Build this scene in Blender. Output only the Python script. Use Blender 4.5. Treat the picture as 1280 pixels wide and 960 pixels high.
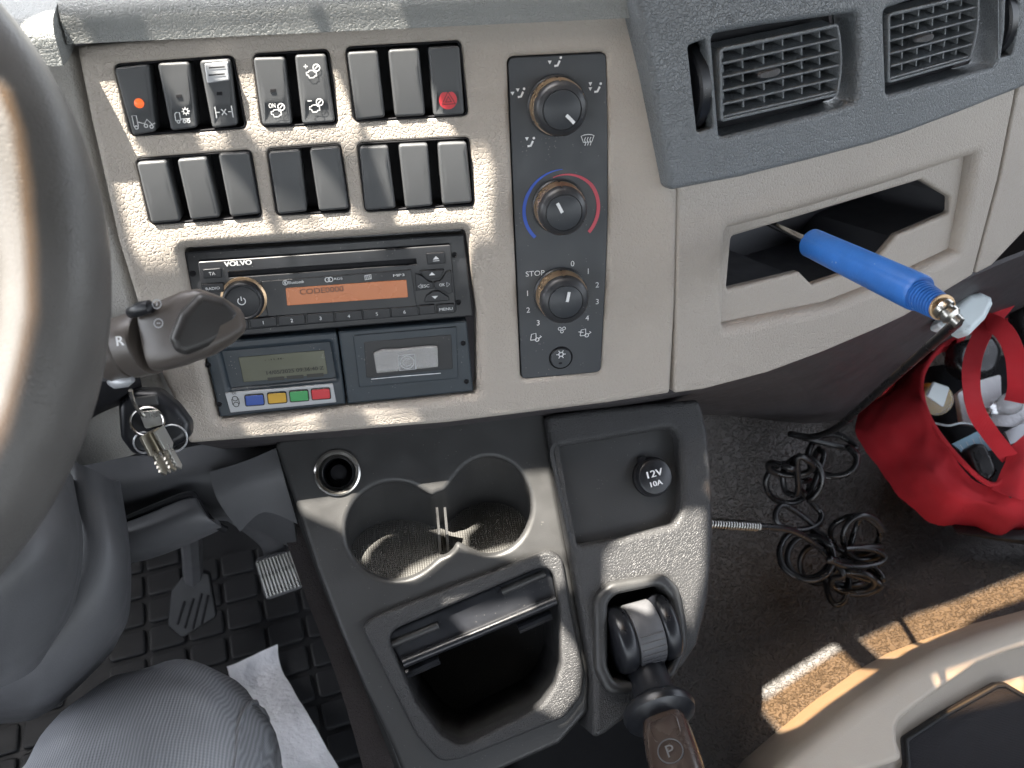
import bpy, bmesh, math, random
from mathutils import Vector as V, Matrix, noise
from mathutils.geometry import delaunay_2d_cdt
random.seed(7)
PI = math.pi
for o in list(bpy.data.objects): bpy.data.objects.remove(o)
SC = bpy.context.scene; COL = SC.collection
# ------------------------------------------------------------------ camera
F = 1100.0
def _n(v): return V(v).normalized()
CU = _n((8668,-854,1100)); CD = V((84,2270,1100)); CD = (CD-CU*CU.dot(CD)).normalized(); CN = CU.cross(CD)
TL = math.radians(20)
UW = V((1,0,0)); VW = V((0,math.sin(TL),math.cos(TL))); NW = V((0,-math.cos(TL),math.sin(TL)))
def c2w(c): c = V(c); return UW*CU.dot(c) - VW*CD.dot(c) - NW*CN.dot(c)
def ray(x, y): return c2w(((x-640)/F, (y-480)/F, 1))
CAM = -ray(420,400)*0.57
RT, DN, FW = c2w((1,0,0)), c2w((0,1,0)), c2w((0,0,1))
cd = bpy.data.cameras.new('camera'); cam = bpy.data.objects.new('camera', cd); COL.objects.link(cam)
cd.sensor_width = 36; cd.lens = 36*F/1280; cd.clip_start = .01; cd.clip_end = 500
m = Matrix((RT, -DN, -FW)).transposed().to_4x4(); m.translation = CAM; cam.matrix_world = m
cd.dof.use_dof = True; cd.dof.focus_distance = .62; cd.dof.aperture_fstop = 12
SC.camera = cam
# ------------------------------------------------------------------ light
SUNT = V((.25,-.095,-.78)).normalized()          # direction the sunlight travels
w = bpy.data.worlds.new('World'); SC.world = w; w.use_nodes = True
nt = w.node_tree; bg = nt.nodes['Background']; sk = nt.nodes.new('ShaderNodeTexSky'); sk.sky_type = 'NISHITA'; sk.sun_disc = False
el = math.asin(-SUNT.z); sk.sun_elevation = el; sk.sun_rotation = math.atan2(-SUNT.x, -SUNT.y)
sk.air_density = 1.0; sk.dust_density = 3.0; sk.ozone_density = .6
hs = nt.nodes.new('ShaderNodeHueSaturation'); hs.inputs['Saturation'].default_value = .35; nt.links.new(sk.outputs[0], hs.inputs['Color']); nt.links.new(hs.outputs[0], bg.inputs[0]); bg.inputs[1].default_value = .15
sl = bpy.data.lights.new('sun','SUN'); sl.energy = 5.0; sl.angle = math.radians(.5); sl.color = (1,.93,.82)
so = bpy.data.objects.new('sun', sl); COL.objects.link(so); so.rotation_euler = SUNT.to_track_quat('-Z','Y').to_euler(); so.location = -SUNT*3
SC.view_settings.view_transform = 'Standard'; SC.view_settings.look = 'None'; SC.view_settings.gamma = 1
SC.view_settings.exposure = 3.0
SC.render.engine = 'CYCLES'
# ------------------------------------------------------------------ planes
class Plane:
    def __init__(s, o, n, up=V((0,0,1))):
        s.o = V(o); s.n = V(n).normalized(); s.u = V(up).cross(s.n).normalized(); s.v = s.n.cross(s.u)
    def hit(s, x, y, h=0):
        r = ray(x, y); return CAM + r*(((s.o+s.n*h-CAM).dot(s.n))/r.dot(s.n))
    def loc(s, x, y, h=0):
        p = s.hit(x, y, h)-s.o; return V((p.dot(s.u), p.dot(s.v)))
    def w(s, a, h=0): return s.o+s.u*a[0]+s.v*a[1]+s.n*h
    def px(s, x, y, h=0):                        # metres per pixel there
        return (s.hit(x,y,h)-CAM).dot(FW)/F
def W(x, y, d): return CAM + ray(x, y)*d
D = Plane((0,0,0), NW, V((0,0,1)))
a18 = math.radians(18)
R = Plane(D.hit(843,365), NW*math.cos(a18)+UW*math.sin(a18))
C = Plane(W(550,650,.648), V((-.03,-.64,.77)))
C2 = Plane(W(790,640,.658), V((.10,-.62,.78)))
T = Plane(W(1150,900,.78), V((-.05,-.42,.9)))
WP = Plane(W(75,330,.345), V((-.12,-.80,.58)))
# ------------------------------------------------------------------ mesh helpers
class MB:
    def __init__(s): s.v = []; s.f = []; s.m = []
    def add(s, vs, fs, mi=0):
        k = len(s.v); s.v += [V(p) for p in vs]
        for f in fs: s.f.append([i+k for i in f]); s.m.append(mi)
def tag(o, label=None, cat=None, group=None, kind=None):
    for k, x in (('label',label),('category',cat),('group',group),('kind',kind)):
        if x: o[k] = x
def obj(name, mb, mats, parent=None, label=None, cat=None, group=None, kind=None, smooth=35, origin=None):
    if not isinstance(mats,(list,tuple)): mats = [mats]
    c = V(origin) if origin else sum(mb.v, V())/len(mb.v)
    me = bpy.data.meshes.new(name); me.from_pydata([p-c for p in mb.v], [], mb.f)
    for mm in mats: me.materials.append(mm)
    me.polygons.foreach_set('material_index', mb.m)
    bm = bmesh.new(); bm.from_mesh(me); bmesh.ops.remove_doubles(bm, verts=bm.verts, dist=2e-6)
    bmesh.ops.recalc_face_normals(bm, faces=bm.faces); bm.to_mesh(me); bm.free()
    me.polygons.foreach_set('use_smooth', [True]*len(me.polygons)); me.set_sharp_from_angle(angle=math.radians(smooth))
    o = bpy.data.objects.new(name, me); COL.objects.link(o)
    if parent: o.parent = parent; o['_w'] = list(c); o.location = c-V(parent['_w'])
    else: o.location = c; o['_w'] = list(c)
    tag(o, label, cat, group, kind); return o
def empty(name, loc, label=None, cat=None, group=None, kind=None):
    o = bpy.data.objects.new(name, None); COL.objects.link(o); o.location = loc; o['_w'] = list(loc); o.empty_display_size = .02
    tag(o, label, cat, group, kind); return o
def area(l): return sum(l[i-1].x*l[i].y-l[i].x*l[i-1].y for i in range(len(l)))/2
def ccw(l): l = [V(p) for p in l]; return l if area(l) > 0 else l[::-1]
def rc(pts, r, n=5):                              # round the corners of a loop
    pts = ccw(pts); N = len(pts); out = []
    for i in range(N):
        ri = r[i] if isinstance(r,(list,tuple)) else r
        p, a, b = pts[i], pts[i-1], pts[(i+1)%N]
        u = (a-p); w_ = (b-p); lu, lw = u.length, w_.length
        if lu < 1e-7 or lw < 1e-7: continue
        u /= lu; w_ /= lw
        ang = math.acos(max(-1,min(1,u.dot(w_))))
        if ang > 3.05 or ri <= 0: out.append(p); continue
        d = min(ri/math.tan(ang/2), lu*.48, lw*.48)
        A, B = p+u*d, p+w_*d
        for k in range(n+1):
            t = k/n; out.append(A*(1-t)**2+p*2*t*(1-t)+B*t*t)
    return out
def offset(l, d):
    if abs(d) < 1e-9: return [V(p) for p in l]
    N = len(l); out = []
    for i in range(N):
        a, p, b = l[i-1], l[i], l[(i+1)%N]
        e1 = (p-a); e2 = (b-p)
        if e1.length < 1e-9: e1 = e2
        if e2.length < 1e-9: e2 = e1
        e1 = e1.normalized(); e2 = e2.normalized()
        n1 = V((-e1.y,e1.x)); n2 = V((-e2.y,e2.x)); nn = n1+n2
        if nn.length < 1e-6: nn = n1
        nn.normalize(); c = max(.45, nn.dot(n1)); out.append(p+nn*(d/c))
    return out
def inside(p, l):
    c = False; j = len(l)-1
    for i in range(len(l)):
        if (l[i].y > p.y) != (l[j].y > p.y) and p.x < (l[j].x-l[i].x)*(p.y-l[i].y)/(l[j].y-l[i].y)+l[i].x: c = not c
        j = i
    return c
def fill(mb, toW, outer, holes=(), extra=(), mi=0, keep=None):
    vs = []; es = []
    for L in [outer]+list(holes)+(keep or []):
        k = len(vs); vs += [V(p) for p in L]; es += [(k+i, k+(i+1)%len(L)) for i in range(len(L))]
    for p in extra:
        if inside(p, outer) and not any(inside(p, h) for h in holes): vs.append(V(p))
    s = 1000.0
    r = delaunay_2d_cdt([p*s for p in vs], es, [], 0, 1e-5)
    pv = [p/s for p in r[0]]; fs = []
    for f in r[2]:
        c = sum((pv[i] for i in f), V((0,0)))/len(f)
        if inside(c, outer) and (keep and any(inside(c, q) for q in keep) or not any(inside(c, h) for h in holes)): fs.append(list(f))
    mb.add([toW(p) for p in pv], fs, mi)
def rings(mb, L1, L2, mi=0):
    n = len(L1); mb.add(L1+L2, [(i,(i+1)%n,n+(i+1)%n,n+i) for i in range(n)], mi)
def slab(mb, P, outer, h1, h0, bev=.001, holes=(), hback=None, hbev=None, mi=0, hmi=None, warp=None, grid=None, back=True, nb=3):
    """closed plate; outer/hole loops in plane coordinates; holes may be (loop, profile) """
    wf = warp or (lambda a, h: h)
    W_ = lambda h: (lambda a: P.w(a, wf(a, h)))
    outer = ccw(outer)
    prof = [(bev+min(.0003,bev*.3), h1)]+[(bev*(1-math.sin(k*PI/2/nb)), h1-bev*(1-math.cos(k*PI/2/nb))) for k in range(nb+1)]+[(0,h0)]
    Ls = [[W_(h)(a) for a in offset(outer, o)] for o, h in prof]
    for i in range(len(Ls)-1): rings(mb, Ls[i], Ls[i+1], mi)
    H = []
    for hl in holes:
        b = bev if hbev is None else hbev; hb = h0 if hback is None else hback
        if isinstance(hl, tuple): hl, b, hb = hl
        hl = ccw(hl)
        pr = [(-b-min(.0003,b*.3), h1)]+[(-b*(1-math.sin(k*PI/2/nb)), h1-b*(1-math.cos(k*PI/2/nb))) for k in range(nb+1)]+[(0,hb)]
        Ls = [[W_(h)(a) for a in offset(hl, o)] for o, h in pr]
        for i in range(len(Ls)-1): rings(mb, Ls[i], Ls[i+1], mi if hmi is None else hmi)
        H.append(offset(hl, pr[0][0]))
    ex = []
    if grid:
        xs = [p.x for p in outer]; ys = [p.y for p in outer]; x = min(xs)
        while x < max(xs):
            y = min(ys)
            while y < max(ys): ex.append(V((x,y))); y += grid
            x += grid
    fill(mb, W_(h1), offset(outer, prof[0][0]), H, ex, mi)
    if back: fill(mb, W_(h0), outer, [ccw(h[0] if isinstance(h, tuple) else h) for h in holes], (), mi)
def pl(P, pts, h=0): return [P.loc(x, y, h) for x, y in pts]
def frame_of(ax):
    ax = V(ax).normalized(); t = V((0,0,1)) if abs(ax.z) < .9 else V((1,0,0)); a = ax.cross(t).normalized(); return a, ax.cross(a), ax
def lathe(mb, o, ax, prof, seg=40, mi=0, rad=None, sx=1, xdir=None, cap0=True):
    a, b, c = frame_of(ax)
    if xdir is not None: a = (V(xdir)-c*c.dot(V(xdir))).normalized(); b = c.cross(a)
    vs = []; n = len(prof)
    for r, h in prof:
        for k in range(seg):
            t = 2*PI*k/seg; q = r*(rad(t,h) if rad else 1); vs.append(V(o)+a*q*sx*math.cos(t)+b*q*math.sin(t)+c*h)
    fs = [(i*seg+k, i*seg+(k+1)%seg, (i+1)*seg+(k+1)%seg, (i+1)*seg+k) for i in range(n-1) for k in range(seg)]
    if cap0 and prof[0][0] > 1e-6: fs.append(list(range(seg))[::-1])
    if prof[-1][0] > 1e-6: fs.append([(n-1)*seg+k for k in range(seg)])
    mb.add(vs, fs, mi)
def spline(pts, n=8, closed=False):
    out = []; N = len(pts); g = (lambda i: pts[i%N]) if closed else (lambda i: pts[max(0,min(N-1,i))])
    for i in range(N if closed else N-1):
        p0,p1,p2,p3 = g(i-1),g(i),g(i+1),g(i+2)
        for k in range(n):
            t = k/n; out.append(p1*0+(p1*2+(p2-p0)*t+(p0*2-p1*5+p2*4-p3)*t*t+(p1*3-p0-p2*3+p3)*t**3)*.5)
    if not closed: out.append(pts[-1])
    return out
def tube(mb, pts, r, seg=10, mi=0, closed=False, cap=True, flat=1, up=None):
    n = len(pts); rr = r if isinstance(r,(list,tuple)) else [r]*n; vs = []; prev = None
    for i in range(n):
        d = (pts[(i+1)%n]-pts[i-1]) if closed else (pts[min(n-1,i+1)]-pts[max(0,i-1)])
        if d.length < 1e-9: d = V((0,0,1))
        d.normalize()
        if up is not None: a = V(up)-d*d.dot(V(up)); a.normalize()
        elif prev is None: a = frame_of(d)[0]
        else:
            a = prev-d*d.dot(prev); a.normalize()
        prev = a; b = d.cross(a)
        for k in range(seg):
            t = 2*PI*k/seg; vs.append(pts[i]+a*rr[i]*math.cos(t)*flat+b*rr[i]*math.sin(t))
    m_ = n if closed else n-1
    fs = [(i*seg+k, i*seg+(k+1)%seg, ((i+1)%n)*seg+(k+1)%seg, ((i+1)%n)*seg+k) for i in range(m_) for k in range(seg)]
    if cap and not closed: fs += [list(range(seg))[::-1], [(n-1)*seg+k for k in range(seg)]]
    mb.add(vs, fs, mi)
def patch(mb, rows, n=6, thick=0, mi=0, disp=None):
    R1 = [spline([V(p) for p in r], n) for r in rows]; cols = len(R1[0]); G = []
    cs = [spline([R1[i][j] for i in range(len(R1))], n) for j in range(cols)]; nr = len(cs[0])
    G = [[cs[j][i] for j in range(cols)] for i in range(nr)]
    nor = [[None]*cols for _ in range(nr)]
    for i in range(nr):
        for j in range(cols):
            a = G[min(nr-1,i+1)][j]-G[max(0,i-1)][j]; b = G[i][min(cols-1,j+1)]-G[i][max(0,j-1)]; q = a.cross(b)
            nor[i][j] = q.normalized() if q.length > 1e-12 else V((0,0,1))
    if nor[nr//2][cols//2].dot(CAM-G[nr//2][cols//2]) < 0: nor = [[-q for q in r] for r in nor]
    if disp: G = [[G[i][j]+nor[i][j]*disp(G[i][j]) for j in range(cols)] for i in range(nr)]
    vs = [p for r in G for p in r]; fs = [(i*cols+j, i*cols+j+1, (i+1)*cols+j+1, (i+1)*cols+j) for i in range(nr-1) for j in range(cols-1)]
    if thick:
        k = len(vs); vs += [G[i][j]-nor[i][j]*thick for i in range(nr) for j in range(cols)]; fs += [tuple(q+k for q in f)[::-1] for f in fs]
        for i in range(nr-1):
            for j in (0, cols-1): a = i*cols+j; b = a+cols; fs.append((a,b,b+k,a+k))
        for j in range(cols-1):
            for i in (0, nr-1): a = i*cols+j; b = a+1; fs.append((a,b,b+k,a+k))
    mb.add(vs, fs, mi)
def stroke(mb, toW, pts, w, closed=False, mi=0):
    n = len(pts); N = n if closed else n-1; pts = [V(p) for p in pts]; vs = []
    for i in range(n):
        d = (pts[(i+1)%n]-pts[i-1]) if closed else pts[min(n-1,i+1)]-pts[max(0,i-1)]
        d = d.normalized() if d.length > 1e-9 else V((1,0)); q = V((-d.y,d.x))*w/2; vs += [toW(pts[i]+q), toW(pts[i]-q)]
    mb.add(vs, [(2*i,2*i+1,2*((i+1)%n)+1,2*((i+1)%n)) for i in range(N)], mi)
def poly(mb, toW, pts, mi=0): fill(mb, toW, ccw(pts), (), (), mi)
def arc(cx, cy, r, a0, a1, n=12): return [V((cx+r*math.cos(math.radians(a0+(a1-a0)*k/n)), cy+r*math.sin(math.radians(a0+(a1-a0)*k/n)))) for k in range(n+1)]
_tc = {}
def glyphs(s):
    if s in _tc: return _tc[s]
    cu = bpy.data.curves.new('t','FONT'); cu.body = s; cu.align_x = 'CENTER'; cu.align_y = 'CENTER'; cu.size = 1; cu.resolution_u = 3
    o = bpy.data.objects.new('t', cu); COL.objects.link(o); dg = bpy.context.evaluated_depsgraph_get(); me = o.evaluated_get(dg).to_mesh()
    vs = [(v.co.x, v.co.y) for v in me.vertices]; fs = [tuple(p.vertices) for p in me.polygons]
    bpy.data.objects.remove(o); bpy.data.curves.remove(cu)
    xs = [v[0] for v in vs]; ys = [v[1] for v in vs]; cx = (min(xs)+max(xs))/2; cy = (min(ys)+max(ys))/2
    _tc[s] = ([(x-cx, y-cy) for x, y in vs], fs, max(xs)-min(xs), max(ys)-min(ys)); return _tc[s]
def text(mb, P, s, x, y, hp, h, wp=None, mi=0, rot=0, bold=0):
    vs, fs, tw, th = glyphs(s); k = P.px(x,y,h); c = P.loc(x,y,h); sy = hp*k/th; sx = (wp*k/tw) if wp else sy
    cr, sr = math.cos(rot), math.sin(rot)
    for dx in ([0] if not bold else [-bold*k, 0, bold*k]):
        mb.add([P.w(c+V((a*sx*cr-b*sy*sr+dx, a*sx*sr+b*sy*cr)), h+abs(dx)*.01+(.00001 if dx > 0 else 0)) for a, b in vs], fs, mi)
def icon(mb, P, x, y, sp, lines, h, wpx=1.1, mi=0, fills=()):
    k = P.px(x,y,h)*sp; c = P.loc(x,y,h)
    for L in lines:
        cl = len(L) > 2 and (V(L[0])-V(L[-1])).length < 1e-4; LL = L[:-1] if cl else L
        stroke(mb, lambda a: P.w(a,h), [c+V(p)*k for p in LL], wpx*k/sp, cl, mi)
    for L in fills: poly(mb, lambda a: P.w(a,h), [c+V(p)*k for p in L], mi)
# ------------------------------------------------------------------ materials
def mat(name, col, rough=.5, metal=0, grain=None, gs=400, gb=.3, var=.12, vs=30, spec=.5, dust=0, coat=0, trans=0, dscale=1):
    m = bpy.data.materials.new(name); m.use_nodes = True; N = m.node_tree.nodes; L = m.node_tree.links; b = N['Principled BSDF']
    b.inputs['Roughness'].default_value = rough; b.inputs['Metallic'].default_value = metal; b.inputs['Specular IOR Level'].default_value = spec
    b.inputs['Coat Weight'].default_value = coat; b.inputs['Coat Roughness'].default_value = .15
    if trans: b.inputs['Transmission Weight'].default_value = trans
    tc = N.new('ShaderNodeTexCoord'); geo = N.new('ShaderNodeNewGeometry'); pos = geo.outputs['Position']
    pos = tc.outputs['Object']
    nz = N.new('ShaderNodeTexNoise'); nz.inputs['Scale'].default_value = vs; nz.inputs['Detail'].default_value = 5; L.new(pos, nz.inputs['Vector'])
    mx = N.new('ShaderNodeMix'); mx.data_type = 'RGBA'; mx.inputs['A'].default_value = (*[c*(1-var) for c in col],1); mx.inputs['B'].default_value = (*[min(1,c*(1+var)) for c in col],1)
    L.new(nz.outputs[0], mx.inputs['Factor']); out = mx.outputs['Result']
    if dust:
        n2 = N.new('ShaderNodeTexVoronoi'); n2.inputs['Scale'].default_value = 420*dscale; L.new(pos, n2.inputs['Vector'])
        n3 = N.new('ShaderNodeTexNoise'); n3.inputs['Scale'].default_value = 90; L.new(pos, n3.inputs['Vector'])
        lt = N.new('ShaderNodeMath'); lt.operation = 'LESS_THAN'; lt.inputs[1].default_value = .16; L.new(n2.outputs['Distance'], lt.inputs[0])
        gt = N.new('ShaderNodeMath'); gt.operation = 'GREATER_THAN'; gt.inputs[1].default_value = .60; L.new(n3.outputs[0], gt.inputs[0])
        mu = N.new('ShaderNodeMath'); mu.operation = 'MULTIPLY'; L.new(lt.outputs[0], mu.inputs[0]); L.new(gt.outputs[0], mu.inputs[1])
        mu2 = N.new('ShaderNodeMath'); mu2.operation = 'MULTIPLY'; mu2.inputs[1].default_value = dust; L.new(mu.outputs[0], mu2.inputs[0])
        m2 = N.new('ShaderNodeMix'); m2.data_type = 'RGBA'; L.new(mu2.outputs[0], m2.inputs['Factor']); L.new(out, m2.inputs['A']); m2.inputs['B'].default_value = (.55,.52,.48,1); out = m2.outputs['Result']
    L.new(out, b.inputs['Base Color'])
    # roughness wear
    nr = N.new('ShaderNodeTexNoise'); nr.inputs['Scale'].default_value = 60; nr.inputs['Detail'].default_value = 6; L.new(pos, nr.inputs['Vector'])
    mr = N.new('ShaderNodeMapRange'); mr.inputs['To Min'].default_value = max(0,rough-.08); mr.inputs['To Max'].default_value = min(1,rough+.08); mr.inputs['From Min'].default_value = .3; mr.inputs['From Max'].default_value = .7
    L.new(nr.outputs[0], mr.inputs['Value']); L.new(mr.outputs[0], b.inputs['Roughness'])
    if grain:
        bp = N.new('ShaderNodeBump'); bp.inputs['Strength'].default_value = gb; bp.inputs['Distance'].default_value = .6/gs
        if grain == 'leather':
            dn = N.new('ShaderNodeTexNoise'); dn.inputs['Scale'].default_value = gs*.45; L.new(pos, dn.inputs['Vector'])
            sc = N.new('ShaderNodeVectorMath'); sc.operation = 'MULTIPLY_ADD'; sc.inputs[1].default_value = (1.3/gs,)*3; L.new(dn.outputs['Color'], sc.inputs[0]); L.new(pos, sc.inputs[2])
            vo = N.new('ShaderNodeTexVoronoi'); vo.feature = 'DISTANCE_TO_EDGE'; vo.inputs['Scale'].default_value = gs; L.new(sc.outputs[0], vo.inputs['Vector'])
            r2 = N.new('ShaderNodeMapRange'); r2.interpolation_type = 'SMOOTHSTEP'; r2.inputs['From Max'].default_value = .16; L.new(vo.outputs['Distance'], r2.inputs['Value'])
            n4 = N.new('ShaderNodeTexNoise'); n4.inputs['Scale'].default_value = gs*2.2; L.new(pos, n4.inputs['Vector'])
            ad = N.new('ShaderNodeMath'); ad.operation = 'MULTIPLY_ADD'; ad.inputs[1].default_value = .22; L.new(n4.outputs[0], ad.inputs[0]); L.new(r2.outputs[0], ad.inputs[2]); L.new(ad.outputs[0], bp.inputs['Height'])
        elif grain == 'fine':
            n4 = N.new('ShaderNodeTexNoise'); n4.inputs['Scale'].default_value = gs; n4.inputs['Detail'].default_value = 3; L.new(pos, n4.inputs['Vector']); L.new(n4.outputs[0], bp.inputs['Height'])
        elif grain == 'worm':
            n4 = N.new('ShaderNodeTexNoise'); n4.inputs['Scale'].default_value = gs; n4.inputs['Detail'].default_value = 1.5; n4.inputs['Distortion'].default_value = 1.2; L.new(pos, n4.inputs['Vector'])
            r2 = N.new('ShaderNodeMapRange'); r2.interpolation_type = 'SMOOTHSTEP'; r2.inputs['From Min'].default_value = .42; r2.inputs['From Max'].default_value = .56; L.new(n4.outputs[0], r2.inputs['Value']); L.new(r2.outputs[0], bp.inputs['Height'])
        elif grain in ('weave','twill'):
            wv = N.new('ShaderNodeTexWave'); wv.inputs['Scale'].default_value = gs; wv.inputs['Distortion'].default_value = .6; wv.inputs['Detail'].default_value = 2; wv.bands_direction = 'X'; L.new(pos, wv.inputs['Vector'])
            w2 = N.new('ShaderNodeTexWave'); w2.inputs['Scale'].default_value = gs; w2.bands_direction = 'Y'; w2.inputs['Distortion'].default_value = .6; L.new(pos, w2.inputs['Vector'])
            ad = N.new('ShaderNodeMath'); ad.operation = 'MULTIPLY_ADD'; ad.inputs[1].default_value = .25 if grain == 'twill' else 1; L.new(w2.outputs['Fac'], ad.inputs[0]); L.new(wv.outputs['Fac'], ad.inputs[2]); L.new(ad.outputs[0], bp.inputs['Height'])
            if grain == 'twill':
                m3 = N.new('ShaderNodeMix'); m3.data_type = 'RGBA'; m3.blend_type = 'MULTIPLY'; m3.inputs['Factor'].default_value = .6; L.new(out, m3.inputs['A'])
                cr = N.new('ShaderNodeMapRange'); cr.inputs['To Min'].default_value = .35; cr.inputs['To Max'].default_value = 1.3; L.new(wv.outputs['Fac'], cr.inputs['Value']); cr.inputs['To Min'].default_value = .55; cr.inputs['To Max'].default_value = 1.15; cb = N.new('ShaderNodeCombineColor')
                for i in range(3): L.new(cr.outputs[0], cb.inputs[i])
                L.new(cb.outputs[0], m3.inputs['B']); L.new(m3.outputs['Result'], b.inputs['Base Color'])
        L.new(bp.outputs[0], b.inputs['Normal'])
    return m
def emis(m, col, s):
    b = m.node_tree.nodes['Principled BSDF']; b.inputs['Emission Color'].default_value = (*col,1); b.inputs['Emission Strength'].default_value = s; return m
M = dict(
 beige = mat('beige_leather_grain_plastic', (.385,.345,.303), .5, grain='leather', gs=390, gb=.32, var=.06),
 beige2 = mat('beige_grey_plastic', (.34,.325,.30), .55, grain='leather', gs=480, gb=.4, var=.06),
 beige_s = mat('beige_smooth_plastic', (.43,.385,.33), .45, grain='fine', gs=900, gb=.25, var=.05),
 grey = mat('slate_grey_dash_skin', (.14,.152,.162), .40, grain='leather', gs=420, gb=.45, var=.1),
 dark = mat('charcoal_console_plastic', (.032,.032,.032), .45, grain='fine', gs=1500, gb=.3, var=.12, dust=.15),
 dark_l = mat('charcoal_leather_grain', (.030,.030,.031), .5, grain='leather', gs=560, gb=.45, var=.1),
 mid = mat('dark_grey_plastic', (.083,.084,.089), .5, grain='fine', gs=1200, gb=.25),
 cap = mat('switch_cap_plastic', (.062,.065,.069), .46, grain='fine', gs=2500, gb=.12, dust=.9),
 black = mat('black_gloss_plastic', (.012,.013,.016), .35, var=.2, dust=.12),
 bay = mat('black_matte_plastic', (.010,.010,.012), .7, spec=.25),
 radio = mat('radio_black_plastic', (.016,.017,.020), .38, grain='fine', gs=1600, gb=.1, dust=.2),
 btn = mat('radio_button_plastic', (.013,.014,.017), .45, grain='fine', gs=1600, gb=.1),
 tach = mat('blue_grey_tachograph_plastic', (.024,.034,.044), .4, grain='fine', gs=1400, gb=.12, dust=.2),
 clim = mat('climate_face_plastic', (.036,.040,.046), .45, grain='fine', gs=2000, gb=.1, dust=.15),
 knob = mat('soft_black_knob_rubber', (.03,.031,.034), .38, grain='fine', gs=1500, gb=.15, dust=.3),
 gold = mat('bronze_ring', (.62,.44,.28), .3, metal=.8),
 white = mat('white_print', (.72,.73,.74), .5, var=.03),
 blue = mat('blue_print', (.02,.08,.45), .45, var=.03), red = mat('red_print', (.5,.05,.08), .45, var=.03),
 lcdo = emis(mat('orange_display', (.23,.085,.038), .25, var=.12, vs=60), (.9,.28,.08), .03),
 lcdg = mat('grey_green_display', (.12,.125,.09), .2, var=.08), lcdt = mat('display_black', (.02,.02,.015), .3), lcdb = mat('display_brown_digits', (.10,.04,.02), .4),
 silver = mat('silver_paint', (.42,.43,.45), .35, metal=.3), chrome = mat('chrome', (.62,.60,.56), .2, metal=1), steel = mat('brushed_steel', (.45,.44,.41), .3, metal=1, grain='fine', gs=900, gb=.1),
 brass = mat('worn_brass_key', (.50,.46,.38), .3, metal=1),
 bblue = mat('blue_key_plastic', (.03,.08,.36), .4), byel = mat('yellow_key_plastic', (.62,.36,.03), .4), bgrn = mat('green_key_plastic', (.05,.32,.10), .4), bred = mat('red_key_plastic', (.55,.03,.04), .4),
 gun = mat('blue_rubber_grip', (.022,.13,.44), .45, grain='fine', gs=500, gb=.15, var=.35, vs=45, dust=.25, dscale=.5),
 hose = mat('black_hose_rubber', (.012,.012,.013), .3, var=.1),
 bag = mat('red_bag_fabric', (.50,.014,.024), .8, grain='weave', gs=420, gb=.35, var=.3, vs=18),
 matt = mat('black_textured_floor_mat', (.115,.108,.102), .62, grain='worm', gs=200, gb=1.0, var=.15),
 rubber = mat('black_rubber_mat', (.011,.0115,.013), .55, grain='fine', gs=700, gb=.2),
 cupf = mat('ribbed_cup_floor_rubber', (.085,.083,.078), .6, grain='weave', gs=170, gb=.6),
 facetk = mat('black_facet_plastic', (.030,.028,.027), .4, grain='fine', gs=1200, gb=.15), stk = mat('worn_brown_grey_stalk', (.075,.064,.057), .38, grain='fine', gs=1500, gb=.15, var=.25),
 traymat = mat('ribbed_black_tray_mat', (.02,.02,.025), .45, grain='weave', gs=260, gb=.6),
 felt = mat('dark_brown_carpet_edge', (.050,.042,.042), .9, grain='worm', gs=600, gb=.8),
 denim = mat('grey_denim', (.34,.35,.37), .85, grain='twill', gs=160, gb=.22, var=.2),
 paper = mat('white_paper', (.86,.86,.88), .8, grain='fine', gs=120, gb=.5), paperb = mat('pale_blue_paper', (.35,.58,.72), .7),
 wheel = mat('worn_grey_leather', (.105,.10,.096),   .38, grain='leather', gs=480, gb=.14, var=.35, vs=28),
 leverb = mat('brown_bronze_handle', (.055,.039,.032), .25, var=.2, coat=.3),
 clear = mat('clear_plastic', (.85,.85,.85), .12, trans=.75), wplas = mat('white_translucent_plastic', (.65,.72,.74), .35), yel = mat('yellow_lid', (.7,.45,.05), .5),
 orange = emis(mat('orange_lamp', (.7,.12,.03), .4), (1,.15,.03), .10),
 gobo = mat('pale_gobo_sheet', (.22,.21,.20), .9), pocket = mat('dark_pocket_plastic', (.06,.06,.066), .45, grain='fine', gs=900, gb=.1),
 topm = mat('dash_top_skin', (.26,.27,.265), .5, grain='leather', gs=520, gb=.5), purple = mat('dark_plum_plastic', (.048,.043,.045), .55, grain='fine', gs=800, gb=.2),
)
# ------------------------------------------------------------------ unseen sheet added overhead, its holes shaped to throw the sun patches
LIT = [ # (plane, height, pixel outline, tint?)
 (D,.002,[(98,74),(140,84),(150,150),(164,171),(192,199),(262,188),(300,230),(330,262),(338,300),(160,310)],0),
 (D,.002,[(214,80),(410,66),(440,140),(440,160),(380,158),(312,160),(268,100),(270,166),(244,172),(226,130),(205,105)],0),
 (D,.002,[(430,66),(520,60),(540,110),(562,150),(575,172),(610,176),(606,275),(495,282),(470,200),(488,182),(455,160),(440,120)],0),
 (D,.002,[(345,247),(386,266),(388,198),(445,262),(470,285),(345,290)],0),
 (C,0,[(368,624),(400,622),(439,612),(494,603),(563,600),(600,596),(687,590),(712,695),(641,697),(595,687),(570,684),(545,706),(517,724),(480,720),(425,660),(380,641)],0),
 (C2,0,[(777,668),(800,652),(851,639),(880,638),(879,715),(862,785),(851,749),(832,716),(815,735),(820,787),(782,758),(756,735),(756,696)],0),
 (C,-.004,[(563,767),(664,752),(670,765),(590,796),(577,786)],0),
 (C,.002,[(678,694),(707,700),(712,731),(694,742)],0),
 (C,.002,[(699,782),(726,820),(724,870),(700,900),(670,885),(664,864),(690,845)],0),
]
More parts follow.
